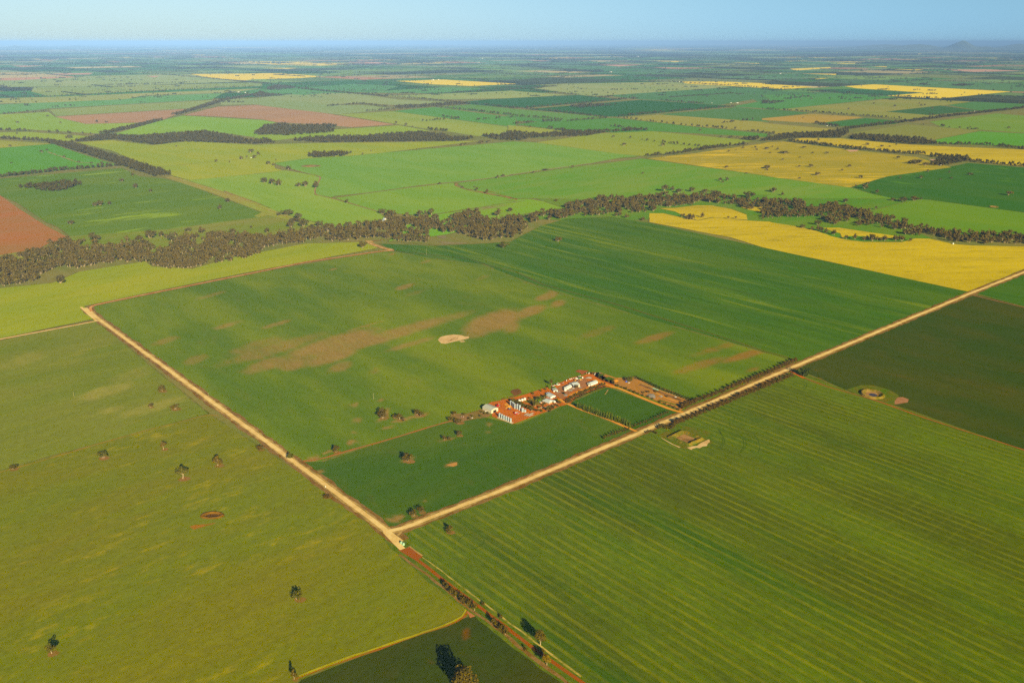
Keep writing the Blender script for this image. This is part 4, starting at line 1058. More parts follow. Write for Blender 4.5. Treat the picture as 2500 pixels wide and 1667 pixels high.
lone('the trees above the dense left woodland', 'e 1810,402,62,62,g 1690,387,60,36,m 2090,402,62,44 1350,447,105,76 1450,432,62,50 1540,474,72,88,g 1250,462,70,42,m 850,470,95,78,g 860,540,80,60,g 1215,500,50,48,g 2255,354,22,20,b 300,557,46,32 245,562,36,26 345,555,26,24', 'near', L_GUMW)
lone('the trees on the edge of the lime paddock below the woodland', 'e 540,852,95,72 545,815,60,40', 'near', L_GUMW)
lone('the trees in the saturated green paddock at far left', 'a 1190,1285,36,26 915,1177,30,22 820,1174,28,16,m 705,1166,28,18 575,1118,26,18 375,1077,36,26 420,1056,32,14 88,1024,28,20 102,1170,26,8,b', 'mid', L_GUMW)
lone('the trees in the olive paddock left of centre', 'a 1940,1162,30,26 2060,1167,16,20,g 2165,1137,36,32 2215,1120,20,18 2250,1079,52,36 2282,1127,46,30 2318,1097,36,32 1582,1024,18,14 b 198,1146,16,14 130,1182,42,32 172,1192,26,26', 'mid', L_GUMW)
lone('the lone trees in the far lime paddocks', 'a 620,948,66,30,m 160,812,32,18 425,752,28,14 543,814,20,16 153,912,22,18 b 975,1097,20,22 1052,1064,14,14 1463,1047,12,10 832,905,14,10', 'mid', L_GUMW)
lone('the trees in the central light green paddocks', 'b 90,1345,72,46 160,1362,66,58 222,1370,66,60 402,1380,52,36 462,1380,62,52 555,1392,58,64,g 308,1226,52,34 1667,1362,28,22 2185,1307,30,32,g 2235,1290,40,22 1870,1396,26,22 2000,1416,32,32 2090,1442,32,42,g 1980,1390,18,16', 'near', L_GUMW)
lone('the trees left of the far pink field corner', 'b 1365,837,32,30 1275,822,26,28 1423,847,16,14 1865,1012,32,24 1900,1007,24,22 2040,993,52,28 2100,985,40,20', 'mid', L_GUMW)
lone('the trees along the pink reserve', 'c 580,1214,28,28,g 232,1262,28,22 340,1235,60,16,m', 'mid', L_GUMW)
lone('the trees scattered on the wide green paddock', 'c 1210,1267,22,18 1905,1332,36,38,g 1968,1330,36,36 1928,1347,24,20 1410,1427,78,66,g 1475,1417,48,44 1532,1439,62,42 1650,1427,62,44 2165,1482,110,60,m 1770,1437,70,34,m 1860,1462,90,50,m d 103,1432,62,46 185,1462,34,36,g 1032,1440,34,36,g', 'near', L_GUMW)
lone('the trees in the olive paddocks beyond the reserve', 'c 1040,1014,46,28 945,940,28,20 1390,1017,42,30 1725,884,30,20 200,852,22,18 1915,942,30,18 2000,944,50,20 2060,944,30,14', 'mid', L_GUMW)
lone('the scattered trees in the yellow-flecked canola field', 'c 1960,1214,36,24 2325,1222,52,32 2140,1267,22,14 1980,1070,22,18 2047,1060,12,12 2110,1040,26,26,g 2220,1040,22,26,g 2232,1056,26,18 2325,1048,36,22 d 45,1217,52,30 45,1237,26,16 335,1210,26,22 440,1207,42,30 500,1282,50,36 720,1242,24,20 785,1205,36,24 885,1307,44,30 340,1310,26,14 185,1147,26,20 343,1124,18,14 455,1084,24,16 580,1087,36,20 205,1084,90,24,m 75,1084,22,14 43,1047,36,22 142,1052,28,26 95,1027,16,14 375,1036,40,18 1222,1132,36,28 1240,1307,22,16 1490,1250,28,24', 'mid', L_GUMW)
lone('the trees at the lower corner of the canola field', 'd 950,1362,36,24 925,1402,62,44 843,1384,24,22', 'mid', L_GUMW)
lone('the trees in the dark green paddock at right', 'd 1428,1307,36,26 1680,1259,20,22 1870,1277,55,22 1605,1320,24,12 1700,1310,30,16 2215,1462,58,42', 'mid', L_GUMW)
lone('the trees between the thin and full canola fields', 'd 1385,1177,100,40,m 1468,1194,55,34 505,972,30,26,g 943,1012,36,26 1072,1032,34,26 1147,1027,18,14 755,1055,28,18 1205,1010,20,18', 'mid', L_GUMW)
lone('the trees along the fence right of the woodland', 'h 1265,342,88,48 1368,332,74,44 1175,332,44,28 1430,320,22,20 1023,412,28,34,g 750,347,62,38 1275,532,72,50 500,552,62,52 365,577,52,36 1478,575,36,40,g', 'near', L_GUMW)
lone('the single trees in the hazy paddocks at upper right', 'd 2215,860,30,18 1630,847,30,26 1773,862,24,22 1868,855,18,16 1190,669,30,24 1003,642,22,16 778,692,22,18 1430,659,22,20 1460,657,20,18 1412,642,14,18 1530,682,22,14 415,582,30,20 445,600,22,14 365,577,14,26 350,610,12,16 260,555,12,12 470,720,22,22 635,745,16,14 370,765,16,10 1920,868,44,16 95,905,22,16 60,935,36,30', 'mid', L_GUMW)

# ------------------------------------------------------------------ hedges and planted rows
def row(spec, n, w, h, kind, region, name, leafm, cat='tree', jit=.12, level='near', skip=(), noun='tree', z=0.0, lean=0, order='left'):
    P = [Vector(p) for p in pts(spec)]
    L = [0]
    for a, b in zip(P, P[1:]): L.append(L[-1] + (b - a).length)
    out = []
    for i in range(n):
        d = L[-1] * (i + random.uniform(-jit, jit)) / max(1, n - 1); d = min(max(d, 0), L[-1])
        for k in range(len(P) - 1):
            if L[k] <= d <= L[k + 1]:
                q = P[k].lerp(P[k + 1], (d - L[k]) / (L[k + 1] - L[k] + 1e-9)); break
        if i in skip: continue
        s = random.uniform(.84, 1.14)
        out.append((q.x, q.y, s))
    out.sort(key=lambda q: unproj(q[0], q[1])[0])
    for i, (x, y, s) in enumerate(out):
        tree(name, x, y, w * s * random.uniform(.92, 1.08), h * s, kind, shorten(f"{noun}, {ORD[i]} from left {region}"), cat, region, level, leafm, BARKD, z=z)
row('m 600,495 640,480 700,462 840,410 950,366 1050,325 1150,284 1250,246 1340,204 1410,178 1500,135 1620,85', 31, 10.4, 9.2, 'bush', 'in the hedge beyond the gravel road', 'hedge_tree', L_BUSH, noun='dense dark bushy tree', skip=(4,))
row('m 560,640 650,605 740,570 860,520 985,470 1055,440 1130,405 1240,360 1315,330 1420,285 1520,245 1590,215', 29, 10.6, 9.4, 'bush', 'in the hedge on the near side of the gravel road', 'hedge_tree', L_BUSH, noun='dense dark bushy tree')
row('q 355,800 500,860 640,910 800,965 960,1020 1100,1080', 22, 6.6, 14.0, 'col', 'in the cypress row along the lower driveway', 'cypress', L_COL, noun='green columnar cypress')
row('q 190,715 300,660 420,600 540,550 640,510 740,480', 24, 5.6, 6.8, 'gum', 'in the grey shelter belt above the inner paddock', 'shelter_tree', L_BROWN, noun='leaning grey-brown tree')
row('q 210,740 320,685 440,625 560,575 660,535 745,510', 17, 5.0, 5.2, 'gum', 'in the front line of the grey shelter belt', 'shelter_tree', L_BROWN, noun='low grey-brown tree')
row('q 1140,1085 1300,1030 1480,960 1650,880', 15, 4.2, 7.0, 'gum', 'in the thin row below the inner paddock', 'young_gum', L_BROWN, noun='slender young gum')
row('q 745,1250 850,1205 970,1160 1085,1125', 10, 4.2, 7.5, 'gum', 'in the thin row below the lower paddock', 'young_gum', L_BROWN, noun='slender young gum')
row('q 1195,365 1350,430 1500,500 1700,580 1850,635 2000,690', 27, 3.6, 4.6, 'bush', 'in the upper planted row beyond the storage yard', 'young_tree', L_DARKG, noun='small dark young tree', level='mid')
row('q 1210,385 1350,450 1500,525 1700,600 1850,660 1985,710', 25, 3.4, 4.2, 'bush', 'in the lower planted row beyond the storage yard', 'young_tree', L_DARKG, noun='small dark young tree', level='mid')
row('q 930,490 1040,530 1160,580 1240,610 1400,660 1500,710 1660,770 1800,830', 15, 5.2, 4.8, 'bush', 'along the upper driveway edge', 'driveway_shrub', L_BROWN, 'shrub', noun='brown-green shrub', skip=(9,))
row('q 1850,810 1930,770 1990,745 2060,700 2110,690', 8, 8.5, 8.0, 'bush', 'in the clump where the planted rows meet the road', 'corner_tree', L_BUSH, noun='dark round tree')
row('q 1340,1160 1400,1150 1450,1160 1490,1180', 6, 4.5, 6.0, 'gum', 'in the thin clump left of the roadside thicket', 'thicket_tree', L_BROWN, noun='slim grey tree')
row('q 1520,1100 1580,1075 1620,1110 1660,1085 1700,1110 1740,1060', 10, 8.0, 7.0, 'mallee', 'in the roadside thicket above the square dam', 'thicket_tree', L_BROWN, noun='tangled brown bushy tree')
row('q 1750,1020 1800,1010 1870,1005', 4, 9.0, 9.5, 'bush', 'in the dark group right of the roadside thicket', 'thicket_tree', L_BUSH, noun='dark bushy tree')
row('r 1180,740 1280,770 1400,800 1500,850', 9, 9.0, 7.5, 'mallee', 'in the grey scrub behind the silos', 'yard_tree', L_GUM, noun='dusty grey-green tree', z=1.0)
row('r 960,640 1040,660 1100,690 1200,720', 6, 8.5, 8.0, 'mallee', 'in the dark clump behind the tall silos', 'yard_tree', L_GUM, noun='dark grey-green tree', z=1.0)
lone('the yard and garden trees', 'r 1540,390,90,60,b 1770,310,70,50,b 1900,265,80,45,m 1450,530,80,60,m 1600,740,150,180,m 1680,560,150,140,b 1760,600,170,170,b 1880,500,110,130,m 1440,770,90,60,m 2220,590,110,90,b 2290,660,90,120,b 1830,720,90,90,m 1960,870,120,160,m 2030,900,90,70,m 1720,790,90,80,m 1880,680,70,60,m 2130,750,90,70,m 1790,890,80,60,b 2260,740,70,50,b 2120,640,60,50,b 1480,640,120,110,m 1560,690,110,100,m 1380,790,120,90,m 1250,760,110,80,m 1180,700,100,80,m 1880,830,90,80,m 2020,780,80,60,b 1700,870,90,60,m 2330,640,60,60,b 1640,640,90,80,b 1150,790,90,60,m',
     leafm=L_GUM, name='yard_tree')
lone('the bright green yard bushes', 's 375,695,100,110,b 505,705,110,90,b 585,1050,90,60,b', leafm=L_GREEN, name='yard_tree')
lone('the bright garden trees beside the house', 'r 1735,610,130,130,b 1660,590,110,90,b', leafm=L_GREEN, name='yard_tree')
lone('tall white-trunked gum at the back of the farmyard', 's 418,612,115,212,g', 'near', L_BROWN)
lone('small shrub on the brown yard below the tank', 's 780,850,50,60,c', leafm=L_DARKG)
lone('grey tree against the centre shed', 's 1130,680,120,110,m', leafm=L_BROWN)
lone('large dark tree beside the blue tarpaulin', 'u 560,700,200,125,b', 'near', L_GUM)
lone('the shrubs by the old garden circle', 's 1780,390,70,60,m 1840,430,60,50,m 1930,470,80,50,m 2070,520,60,40,b 2195,570,80,50,m 2170,500,90,70,m 1560,270,60,50,m 1600,290,60,40,m 2320,630,60,40,b', leafm=L_BROWN, name='yard_tree')
lone('the scrub bushes left of the big shed', 'p 190,905,50,30,m 60,985,80,50,m 20,985,60,50,m 430,930,36,40,b 450,875,40,30,m 310,930,36,24,b 490,895,30,24,b 540,890,40,20,b 270,965,50,30,b', leafm=L_GUM, name='scrub_bush', cat='bush')
lone('the shrubs on the red strip below the house', 'r 2080,760,90,60,m 2200,720,60,50,m 2130,800,60,50,b 1990,800,60,50,b 2060,840,60,50,m 1650,880,80,40,m 1590,860,50,30,m 1760,870,60,30,b 1500,860,70,50,m', leafm=L_BROWN, name='scrub_bush', cat='bush')
lone('the bushes in the storage yard', 'u 700,640,50,40,b 1000,970,90,50,m 890,990,60,40,m 1450,1080,50,20,b 1180,960,40,20,b', leafm=L_BROWN, name='scrub_bush', cat='bush')
print('individual trees', N_TREES[0])

# ================================================================== buildings, tanks, machines
def metal(name, c, var=.10, rough=.55, seam=0.0, ang=0.0):
    t = NT(name); t.b.inputs['Roughness'].default_value = rough
    t.b.inputs['Specular IOR Level'].default_value = .35
    n = t.noise(t.geo.outputs['Object'], .35, 4)
    return t.out(t.value(alb(c, .80), n, 1 - var, 1 + var))
CREAM = metal('cream_cladding', (226, 214, 186)); ROOFG = metal('grey_roof_steel', (196, 196, 182)); ZINC = metal('galvanised_steel', (170, 184, 192), .12)
WHITE = metal('white_paint', (238, 236, 224)); ROOFB = metal('pale_blue_roof', (168, 190, 214)); ROOFL = metal('light_roof', (206, 212, 208))
REDP = metal('red_paint', (196, 26, 24)); BLUEP = metal('blue_paint', (40, 110, 196)); YELP = metal('yellow_paint', (236, 170, 20)); GRNP = metal('green_paint', (36, 116, 72))
TANKG = metal('pale_green_poly', (168, 206, 170)); DARK = metal('dark_opening', (34, 32, 34)); RUBBER = metal('black_rubber', (38, 36, 36)); CONC = plain('concrete', (196, 176, 150), var=.1)
GREYG = plain('grey_gravel', (150, 140, 134), var=.25, sc=.8); BRICK = metal('sandy_wall', (206, 160, 112)); WINDOW = metal('window_glass', (52, 62, 74), rough=.2); RUSTY = metal('rusty_steel', (140, 74, 50), .3)
TARP = metal('blue_tarpaulin', (28, 112, 226)); TEAL = metal('pale_teal_plastic', (150, 220, 190)); NAVY = metal('dark_blue_paint', (34, 46, 92)); WOODP = plain('grey_timber', (170, 160, 130))

class MB:
    def __init__(s): s.V, s.F = [], []
    def box(s, x0, x1, y0, y1, z0, z1, rz=0, o=(0, 0)):
        b = len(s.V); c, sn = math.cos(rz), math.sin(rz)
        for z in (z0, z1):
            for x, y in ((x0, y0), (x1, y0), (x1, y1), (x0, y1)): s.V.append((x * c - y * sn + o[0], x * sn + y * c + o[1], z))
        s.F += [tuple(b + i for i in f) for f in ((3, 2, 1, 0), (4, 5, 6, 7), (0, 1, 5, 4), (1, 2, 6, 5), (2, 3, 7, 6), (3, 0, 4, 7))]
        return s
    def poly(s, V, F):
        b = len(s.V); s.V += V; s.F += [tuple(b + i for i in f) for f in F]; return s
    def lathe(s, prof, n=20, o=(0, 0, 0), axis='z'):
        b = len(s.V)
        for r, z in prof:
            for k in range(n):
                a = 2 * math.pi * k / n
                p = (r * math.cos(a), r * math.sin(a), z)
                if axis == 'y': p = (p[0], p[2], p[1])
                elif axis == 'x': p = (p[2], p[0], p[1])
                s.V.append((p[0] + o[0], p[1] + o[1], p[2] + o[2]))
        for i in range(len(prof) - 1):
            for k in range(n): s.F.append((b + i * n + k, b + i * n + (k + 1) % n, b + (i + 1) * n + (k + 1) % n, b + (i + 1) * n + k))
        return s
    def build(s, name, mat, parent=None): return mesh_obj(name, s.V, s.F, mat, parent)

def Hm(fr, y, hpx):
    py = px(fr, 0, y)[1]
    return hpx / FR[fr][2] / ppm(py) / math.cos(dep(py))
def Wm(fr, y, wpx): return wpx / FR[fr][2] / ppm(px(fr, 0, y)[1])
YZ = 1.03
def frame3(fr, A, B, C):
    a, b, c = (Vector(G(*px(fr, *p))) for p in (A, B, C))
    ux = (c - a); L = ux.length; ux.normalize()
    uy = Vector((-ux.y, ux.x)); W = (b - a).dot(uy)
    if W < 0: uy = -uy; W = -W; flip = True
    else: flip = False
    ctr = a + ux * L / 2 + uy * W / 2
    return ctr, math.atan2(ux.y, ux.x), L, W, (-1 if flip else 1)
def gable(name, label, cat, fr, A, B, C, eave, ridge, wall, roof, door=None, group=None, z=YZ, windows=0, over=.35, hip=0.0, size=None):
    """A near corner, C the other end of the long side, B the other end of the gable wall; the gable A-B faces the viewer"""
    ctr, ang, L, W, sg = frame3(fr, A, B, C)
    if size: L, W = size
    t = thing(empty(name, (ctr.x, ctr.y, z), ang), label, cat, group)
    l, w = L / 2, W / 2
    V = [(-l, -w, 0), (l, -w, 0), (l, w, 0), (-l, w, 0), (-l, -w, eave), (l, -w, eave), (l, w, eave), (-l, w, eave), (-l + hip, 0, ridge - .03), (l - hip, 0, ridge - .03)]
    F = [(0, 1, 5, 4), (2, 3, 7, 6)]
    F += [(3, 0, 4, 8, 7), (1, 2, 6, 9, 5)] if not hip else [(3, 0, 4, 7), (1, 2, 6, 5)]
    MB().poly(V, F).build('walls', wall, t)
    k = (ridge - eave) / w; o = over; th = .14
    e = eave - k * o
    R_ = MB()
    xl = l + o
    hp = hip
    R_.poly([(-xl, -w - o, e + th), (xl, -w - o, e + th), (xl - hp - (o if hp else 0), 0, ridge + th), (-xl + hp + (o if hp else 0), 0, ridge + th), (xl, w + o, e + th), (-xl, w + o, e + th),
             (-xl, -w - o, e), (xl, -w - o, e), (xl, w + o, e), (-xl, w + o, e)],
            [(0, 1, 2, 3), (3, 2, 4, 5), (0, 3, 5), (1, 4, 2), (6, 7, 1, 0), (8, 9, 5, 4), (7, 8, 4, 1), (9, 6, 0, 5), (9, 8, 7, 6)] if hp else
            [(0, 1, 2, 3), (3, 2, 4, 5), (6, 7, 1, 0), (8, 9, 5, 4)])
    if not hp: R_.box(-xl, xl, -.25, .25, ridge + th - .05, ridge + th + .12)
    R_.build('roof', roof, t)
    if door:
        dl, dh = door
        d = MB(); d.box(-l - .06, -l + .02, -dl / 2, dl / 2, 0, dh); d.build('door', DARK, t)
    for i in range(windows):
        x = -l + L * (i + .5) / windows
        MB().box(x - .7, x + .7, -w * 1.0 - .05 if sg > 0 else w - .02, -w + .02 if sg > 0 else w + .05, 1.0, 2.1).build('window', WINDOW, t)
    g = MB(); g.box(-xl, xl, -w - o - .12, -w - o, e - .02, e + .12); g.box(-xl, xl, w + o, w + o + .12, e - .02, e + .12); g.build('gutter', WHITE, t)
    return t
gable('machinery_shed', 'large cream gabled machinery shed at the left end of the farmyard', 'shed', 'r', (350, 950), (555, 880), (95, 838), Hm('r', 950, 90), Hm('r', 920, 126), CREAM, ROOFG, door=(8, 4.6))
gable('machinery_shed', 'long grey-roofed shed beside the shelter belt, rightmost in the farmyard', 'shed', 's', (1555, 622), (1450, 585), (1757, 548), Hm('s', 600, 45), Hm('s', 600, 68), WHITE, ROOFL, door=(4, 2.8))
gable('machinery_shed', 'narrow white shed with a round tank at its end', 'shed', 's', (868, 738), (808, 700), (1008, 668), Hm('s', 735, 52), Hm('s', 735, 74), WHITE, ROOFL, door=(3, 2.8))
gable('machinery_shed', 'wide pale-roofed centre shed with a shaded open front', 'shed', 's', (1060, 655), (905, 590), (1235, 615), Hm('s', 640, 42), Hm('s', 640, 66), WHITE, ROOFL, door=(9, 3.2))
gable('house', 'farmhouse with broad white hipped roof among the garden trees', 'house', 'r', (2000, 690), (2150, 615), (1795, 615), 2.9, 5.6, BRICK, ROOFL, windows=4, hip=4.0)
gable('cottage', 'white cottage with a pale blue roof panel behind the farmhouse', 'house', 'r', (2050, 522), (2178, 470), (1922, 455), 3.2, 5.2, WHITE, ROOFL, door=(1.6, 2.2), windows=2)
gable('cottage_annexe', 'pale blue roofed annexe at the back of the cottage', 'shed', 'r', (1965, 430), (2060, 400), (1915, 402), 2.8, 3.9, WHITE, ROOFB)
gable('garage', 'small white garage beside the farmhouse', 'garage', 'r', (2120, 640), (2175, 610), (2080, 605), 2.3, 3.0, WHITE, ROOFL)
gable('garden_shed', 'small tan shed at the left corner of the farmhouse', 'shed', 'r', (1755, 665), (1790, 645), (1725, 640), 2.2, 2.9, BRICK, ROOFL)
gable('open_shed', 'small white-fronted shed below the bright green yard bushes', 'shed', 's', (488, 798), (585, 755), (445, 735), 2.6, 3.5, WHITE, ROOFG, door=(4, 2.2))
gable('creek_shed', 'pale blue-roofed shed beside the creek woodland, nearer of two', 'shed', 'f', (1155, 303), (1185, 290), (1130, 297), 4, 6, WHITE, ROOFB, z=0, size=(14, 9))
gable('creek_shed', 'pale blue-roofed shed beside the creek woodland, farther of two', 'shed', 'f', (1165, 284), (1185, 276), (1148, 280), 4, 6, WHITE, ROOFB, z=0, size=(11, 8))
far_b = [('d', 1595, 1190, 18, 10, 'white shed at the edge of the right-hand woods'), ('d', 585, 838, 14, 9, 'white farm building, leftmost of the far right farmstead'), ('d', 612, 836, 18, 10, 'long white farm building in the middle of the far right farmstead'),
         ('d', 645, 838, 10, 8, 'small white farm building, rightmost of the far right farmstead'), ('b', 1340, 664, 20, 10, 'pale shed, left one in the farm among the central tree belts'), ('b', 1375, 660, 30, 14, 'white shed, right one in the farm among the central tree belts'),
         ('b', 1605, 427, 50, 22, 'long white shed at the back edge of the middle canola field'), ('b', 1655, 424, 24, 16, 'smaller pale shed behind the middle canola field'), ('a', 2145, 537, 40, 16, 'long pale shed among the trees at upper left'),
         ('a', 2200, 540, 22, 14, 'small pale shed among the trees at upper left'), ('c', 2058, 634, 26, 14, 'white farmhouse in the hazy paddocks right of centre'), ('c', 2000, 632, 18, 10, 'small pale building left of the hazy farmhouse'),
         ('d', 1905, 710, 20, 12, 'pale shed, left of two beside the diagonal tree belt'), ('d', 1935, 712, 14, 10, 'small pale shed, right of two beside the diagonal tree belt'), ('c', 1540, 443, 40, 18, 'white shed at the left tip of the far canola field'),
         ('c', 922, 357, 60, 26, 'single white shed on the far hazy plain'), ('b', 2010, 270, 110, 30, 'row-like white building near the hazy horizon'), ('b', 2050, 235, 60, 30, 'tiny white building near the horizon'),
         ('c', 1165, 219, 110, 50, 'tiny bright building on the horizon right of centre'), ('a', 2252, 1125, 8, 6, 'tiny white hut beside the trees left of centre'), ('c', 1828, 633, 12, 8, 'tiny pale hut by a crossroads of tree belts'),
         ('d', 165, 369, 50, 20, 'tiny white building at the top right plain')]
for fr, x, y, L_, W_, lab in far_b:
    gx, gy = G(*px(fr, x, y)); h = W_ * .4
    t = thing(empty('farm_building', (gx, gy, 0.5), ANG_U + (0 if len(lab) % 2 else math.pi / 2)), lab, 'building', 'far-off farm buildings')
    l, w = L_ / 2, W_ / 2
    MB().poly([(-l, -w, 0), (l, -w, 0), (l, w, 0), (-l, w, 0), (-l, -w, h), (l, -w, h), (l, w, h), (-l, w, h), (-l, 0, h * 1.4), (l, 0, h * 1.4)], [(0, 1, 5, 4), (2, 3, 7, 6), (3, 0, 4, 8, 7), (1, 2, 6, 9, 5)]).build('walls', WHITE, t)
    MB().poly([(-l - .5, -w - .5, h), (l + .5, -w - .5, h), (l + .5, 0, h * 1.45), (-l - .5, 0, h * 1.45), (l + .5, w + .5, h), (-l - .5, w + .5, h)], [(0, 1, 2, 3), (3, 2, 4, 5)]).build('roof', ROOFL, t)
# sandy grain stockpiles far off
# ---- silos
def silo(name, label, fr, x, y, d, h, group, mat=ZINC, z=YZ, leg=True, cat='silo', lid=True):
    gx, gy = G(*px(fr, x, y))
    t = thing(empty(name, (gx, gy, z), random.uniform(0, 6)), label, cat, group)
    r = d / 2; b = .9 if leg else 0
    e = h - d * .22
    rings = []
    z0 = b
    while z0 < e - .5: rings += [(r, z0), (r * 1.012, z0 + .25)]; z0 += .5
    rings.append((r, e))
    MB().lathe(([(0.3, .35), (r, b)] if leg else [(r, 0)]) + rings).build('body', mat, t)
    MB().lathe([(r * 1.03, e - .05), (r * 1.03, e), (r * .55, e + (h - e) * .48), (.35, h)]).build('cone_roof', mat, t)
    if lid: MB().lathe([(.4, h - .08), (.4, h + .2), (0.02, h + .25)], 10).build('lid', WHITE, t)
    l = MB()
    for s_ in (-.22, .22): l.box(r + .08, r + .14, s_ - .03, s_ + .03, 0, e)
    for q in range(int(e / .6)): l.box(r + .08, r + .14, -.22, .22, q * .6 + .3, q * .6 + .36)
    l.build('ladder', ZINC, t)
    if leg: MB().lathe([(r * .98, 0), (r * .98, b + .05), (r * .9, b + .05), (r * .9, 0)], 12).build('stand', CONC, t)
    return t
slab = MB(); q0, q1 = G(*px('r', 560, 1070)), G(*px('r', 935, 1225)); mx_, my_ = (q0[0] + q1[0]) / 2, (q0[1] + q1[1]) / 2
an = math.atan2(q1[1] - q0[1], q1[0] - q0[0]); Ls = math.dist(q0, q1) / 2 + 2
slab.box(-Ls, Ls, -3.2, 3.2, YZ + .01, YZ + .22, an, (mx_, my_ + 1.5)); struct(slab.build('concrete_slab', CONC))
for i, (x, y) in enumerate(((585, 1048), (650, 1082), (712, 1112), (776, 1140), (838, 1168), (903, 1196))):
    silo('grain_silo', f'silver silo, {ORD[i]} from the left in the front row of six', 'r', x, y, Wm('r', y, 58), Hm('r', y, 120), 'front row of six grain silos')
bk = [(905, 708, 66, 132), (962, 748, 62, 142), (992, 775, 58, 140), (1022, 805, 50, 142), (1095, 818, 74, 150), (1163, 850, 74, 155), (1245, 898, 88, 118), (1313, 906, 76, 80)]
for i, (x, y, w, h) in enumerate(bk):
    silo('grain_silo', f'{"short squat" if h < 120 else "tall"} silver silo, {ORD[i]} from the left in the back row', 'r', x, y, Wm('r', y, w * .84), Hm('r', y, h), 'back row of grain silos')
for i, (x, y) in enumerate(((1155, 602), (1235, 580), (1308, 556))):
    t = silo('field_bin', f'white round bin, {ORD[i]} from the left beyond the silos', 'r', x, y, Wm('r', y, 74), Hm('r', y, 66), 'three white round bins', WHITE, leg=True, cat='bin', lid=False)
silo('water_tank', 'white round tank at the end of the narrow white shed', 's', 822, 758, Wm('s', 750, 76), Hm('s', 750, 66), None, WHITE, leg=False, cat='tank', lid=True)
silo('water_tank', 'cream round tank at the near end of the long grey-roofed shed', 's', 1503, 630, Wm('s', 620, 58), Hm('s', 620, 56), None, CREAM, leg=False, cat='tank')
silo('water_tank', 'cream round tank at the right corner of the centre shed', 's', 1215, 648, Wm('s', 620, 62), Hm('s', 620, 60), None, CREAM, leg=False, cat='tank')
silo('water_tank', 'pale green round tank by the crossroads, left of two', 'l', 1249, 250, 3.4, 3.4, 'two pale green tanks by the crossroads', TANKG, leg=False, cat='tank')
silo('water_tank', 'pale green round tank by the crossroads, right of two', 'l', 1269, 262, 3.6, 3.4, 'two pale green tanks by the crossroads', TANKG, leg=False, cat='tank')
silo('water_tank', 'white water tank on the edge of the canola below the creek woods', 'h', 1715, 722, 5.5, 4.5, None, WHITE, z=.6, leg=False, cat='tank')
silo('water_tank', 'white and green tank on the rubbish line behind the sheds', 's', 585, 600, 3.0, 4.0, None, TANKG, leg=False, cat='tank')

# ---- vehicles and machines
def wheel(t, x, y, r, w=.45, zc=None):
    zc = r if zc is None else zc
    a = MB().lathe([(r * .6, -w / 2), (r, -w / 2), (r, w / 2), (r * .6, w / 2)], 14, (x, y, zc), 'y').build('wheel', RUBBER, t)
    MB().lathe([(.02, -w / 2 - .02), (r * .62, -w / 2 - .02), (r * .62, w / 2 + .02), (.02, w / 2 + .02)], 12, (x, y, zc), 'y').build('rim', WHITE, a)
def place(name, fr, x, y, rz, label, cat, group=None, z=YZ + .02):
    gx, gy = G(*px(fr, x, y))
    return thing(empty(name, (gx, gy, z), rz), label, cat, group)
def tractor(fr, x, y, rz, label, paint, k=1.0):
    t = place('tractor', fr, x, y, rz, label, 'tractor')
    MB().box(.2, 2.9, -.5, .5, 1.0, 1.9).box(2.9, 3.1, -.42, .42, 1.05, 1.75).build('bonnet', paint, t)
    MB().box(-1.4, .3, -.75, .75, .8, 1.5).build('body', paint, t)
    MB().box(-1.2, .3, -.72, .72, 1.5, 2.7).build('cab', WINDOW, t)
    MB().box(-1.35, .4, -.82, .82, 2.7, 2.85).build('cab_roof', WHITE, t)
    MB().box(1.6, 1.72, .3, .42, 1.9, 2.7).build('exhaust', DARK, t)
    for s_ in (-1, 1): wheel(t, -.8, s_ * 1.05, 1.0, .6); wheel(t, 2.2, s_ * .95, .7, .45)
    t.scale = (k, k, k)
    return t
def harvester(fr, x, y, rz, label, paint, cat='harvester'):
    t = place('harvester', fr, x, y, rz, label, cat)
    MB().poly([(-4, -1.5, 1.2), (2, -1.5, 1.2), (2, 1.5, 1.2), (-4, 1.5, 1.2), (-3.6, -1.5, 3.4), (1.2, -1.5, 3.6), (1.2, 1.5, 3.6), (-3.6, 1.5, 3.4)],
              [(3, 2, 1, 0), (4, 5, 6, 7), (0, 1, 5, 4), (1, 2, 6, 5), (2, 3, 7, 6), (3, 0, 4, 7)]).build('body', paint, t)
    MB().box(1.3, 2.8, -.9, .9, 1.9, 3.6).build('cab', WINDOW, t)
    MB().box(1.1, 3.0, -1, 1, 3.6, 3.78).build('cab_roof', WHITE, t)
    MB().box(-1.6, .6, -1.1, 1.1, 3.6, 4.2).build('grain_tank', paint, t)
    MB().box(4.0, 5.0, -4.2, 4.2, .3, 1.3).box(2.6, 4.0, -.6, .6, .9, 1.7).build('header', RUSTY, t)
    MB().box(-5.6, -.2, -.15, .15, 3.3, 3.65, .5, (.2, 1.2)).build('unloading_auger', paint, t)
    for s_ in (-1, 1): wheel(t, 1.5, s_ * 1.75, 1.05, .7); wheel(t, -3, s_ * 1.5, .65, .45)
    return t
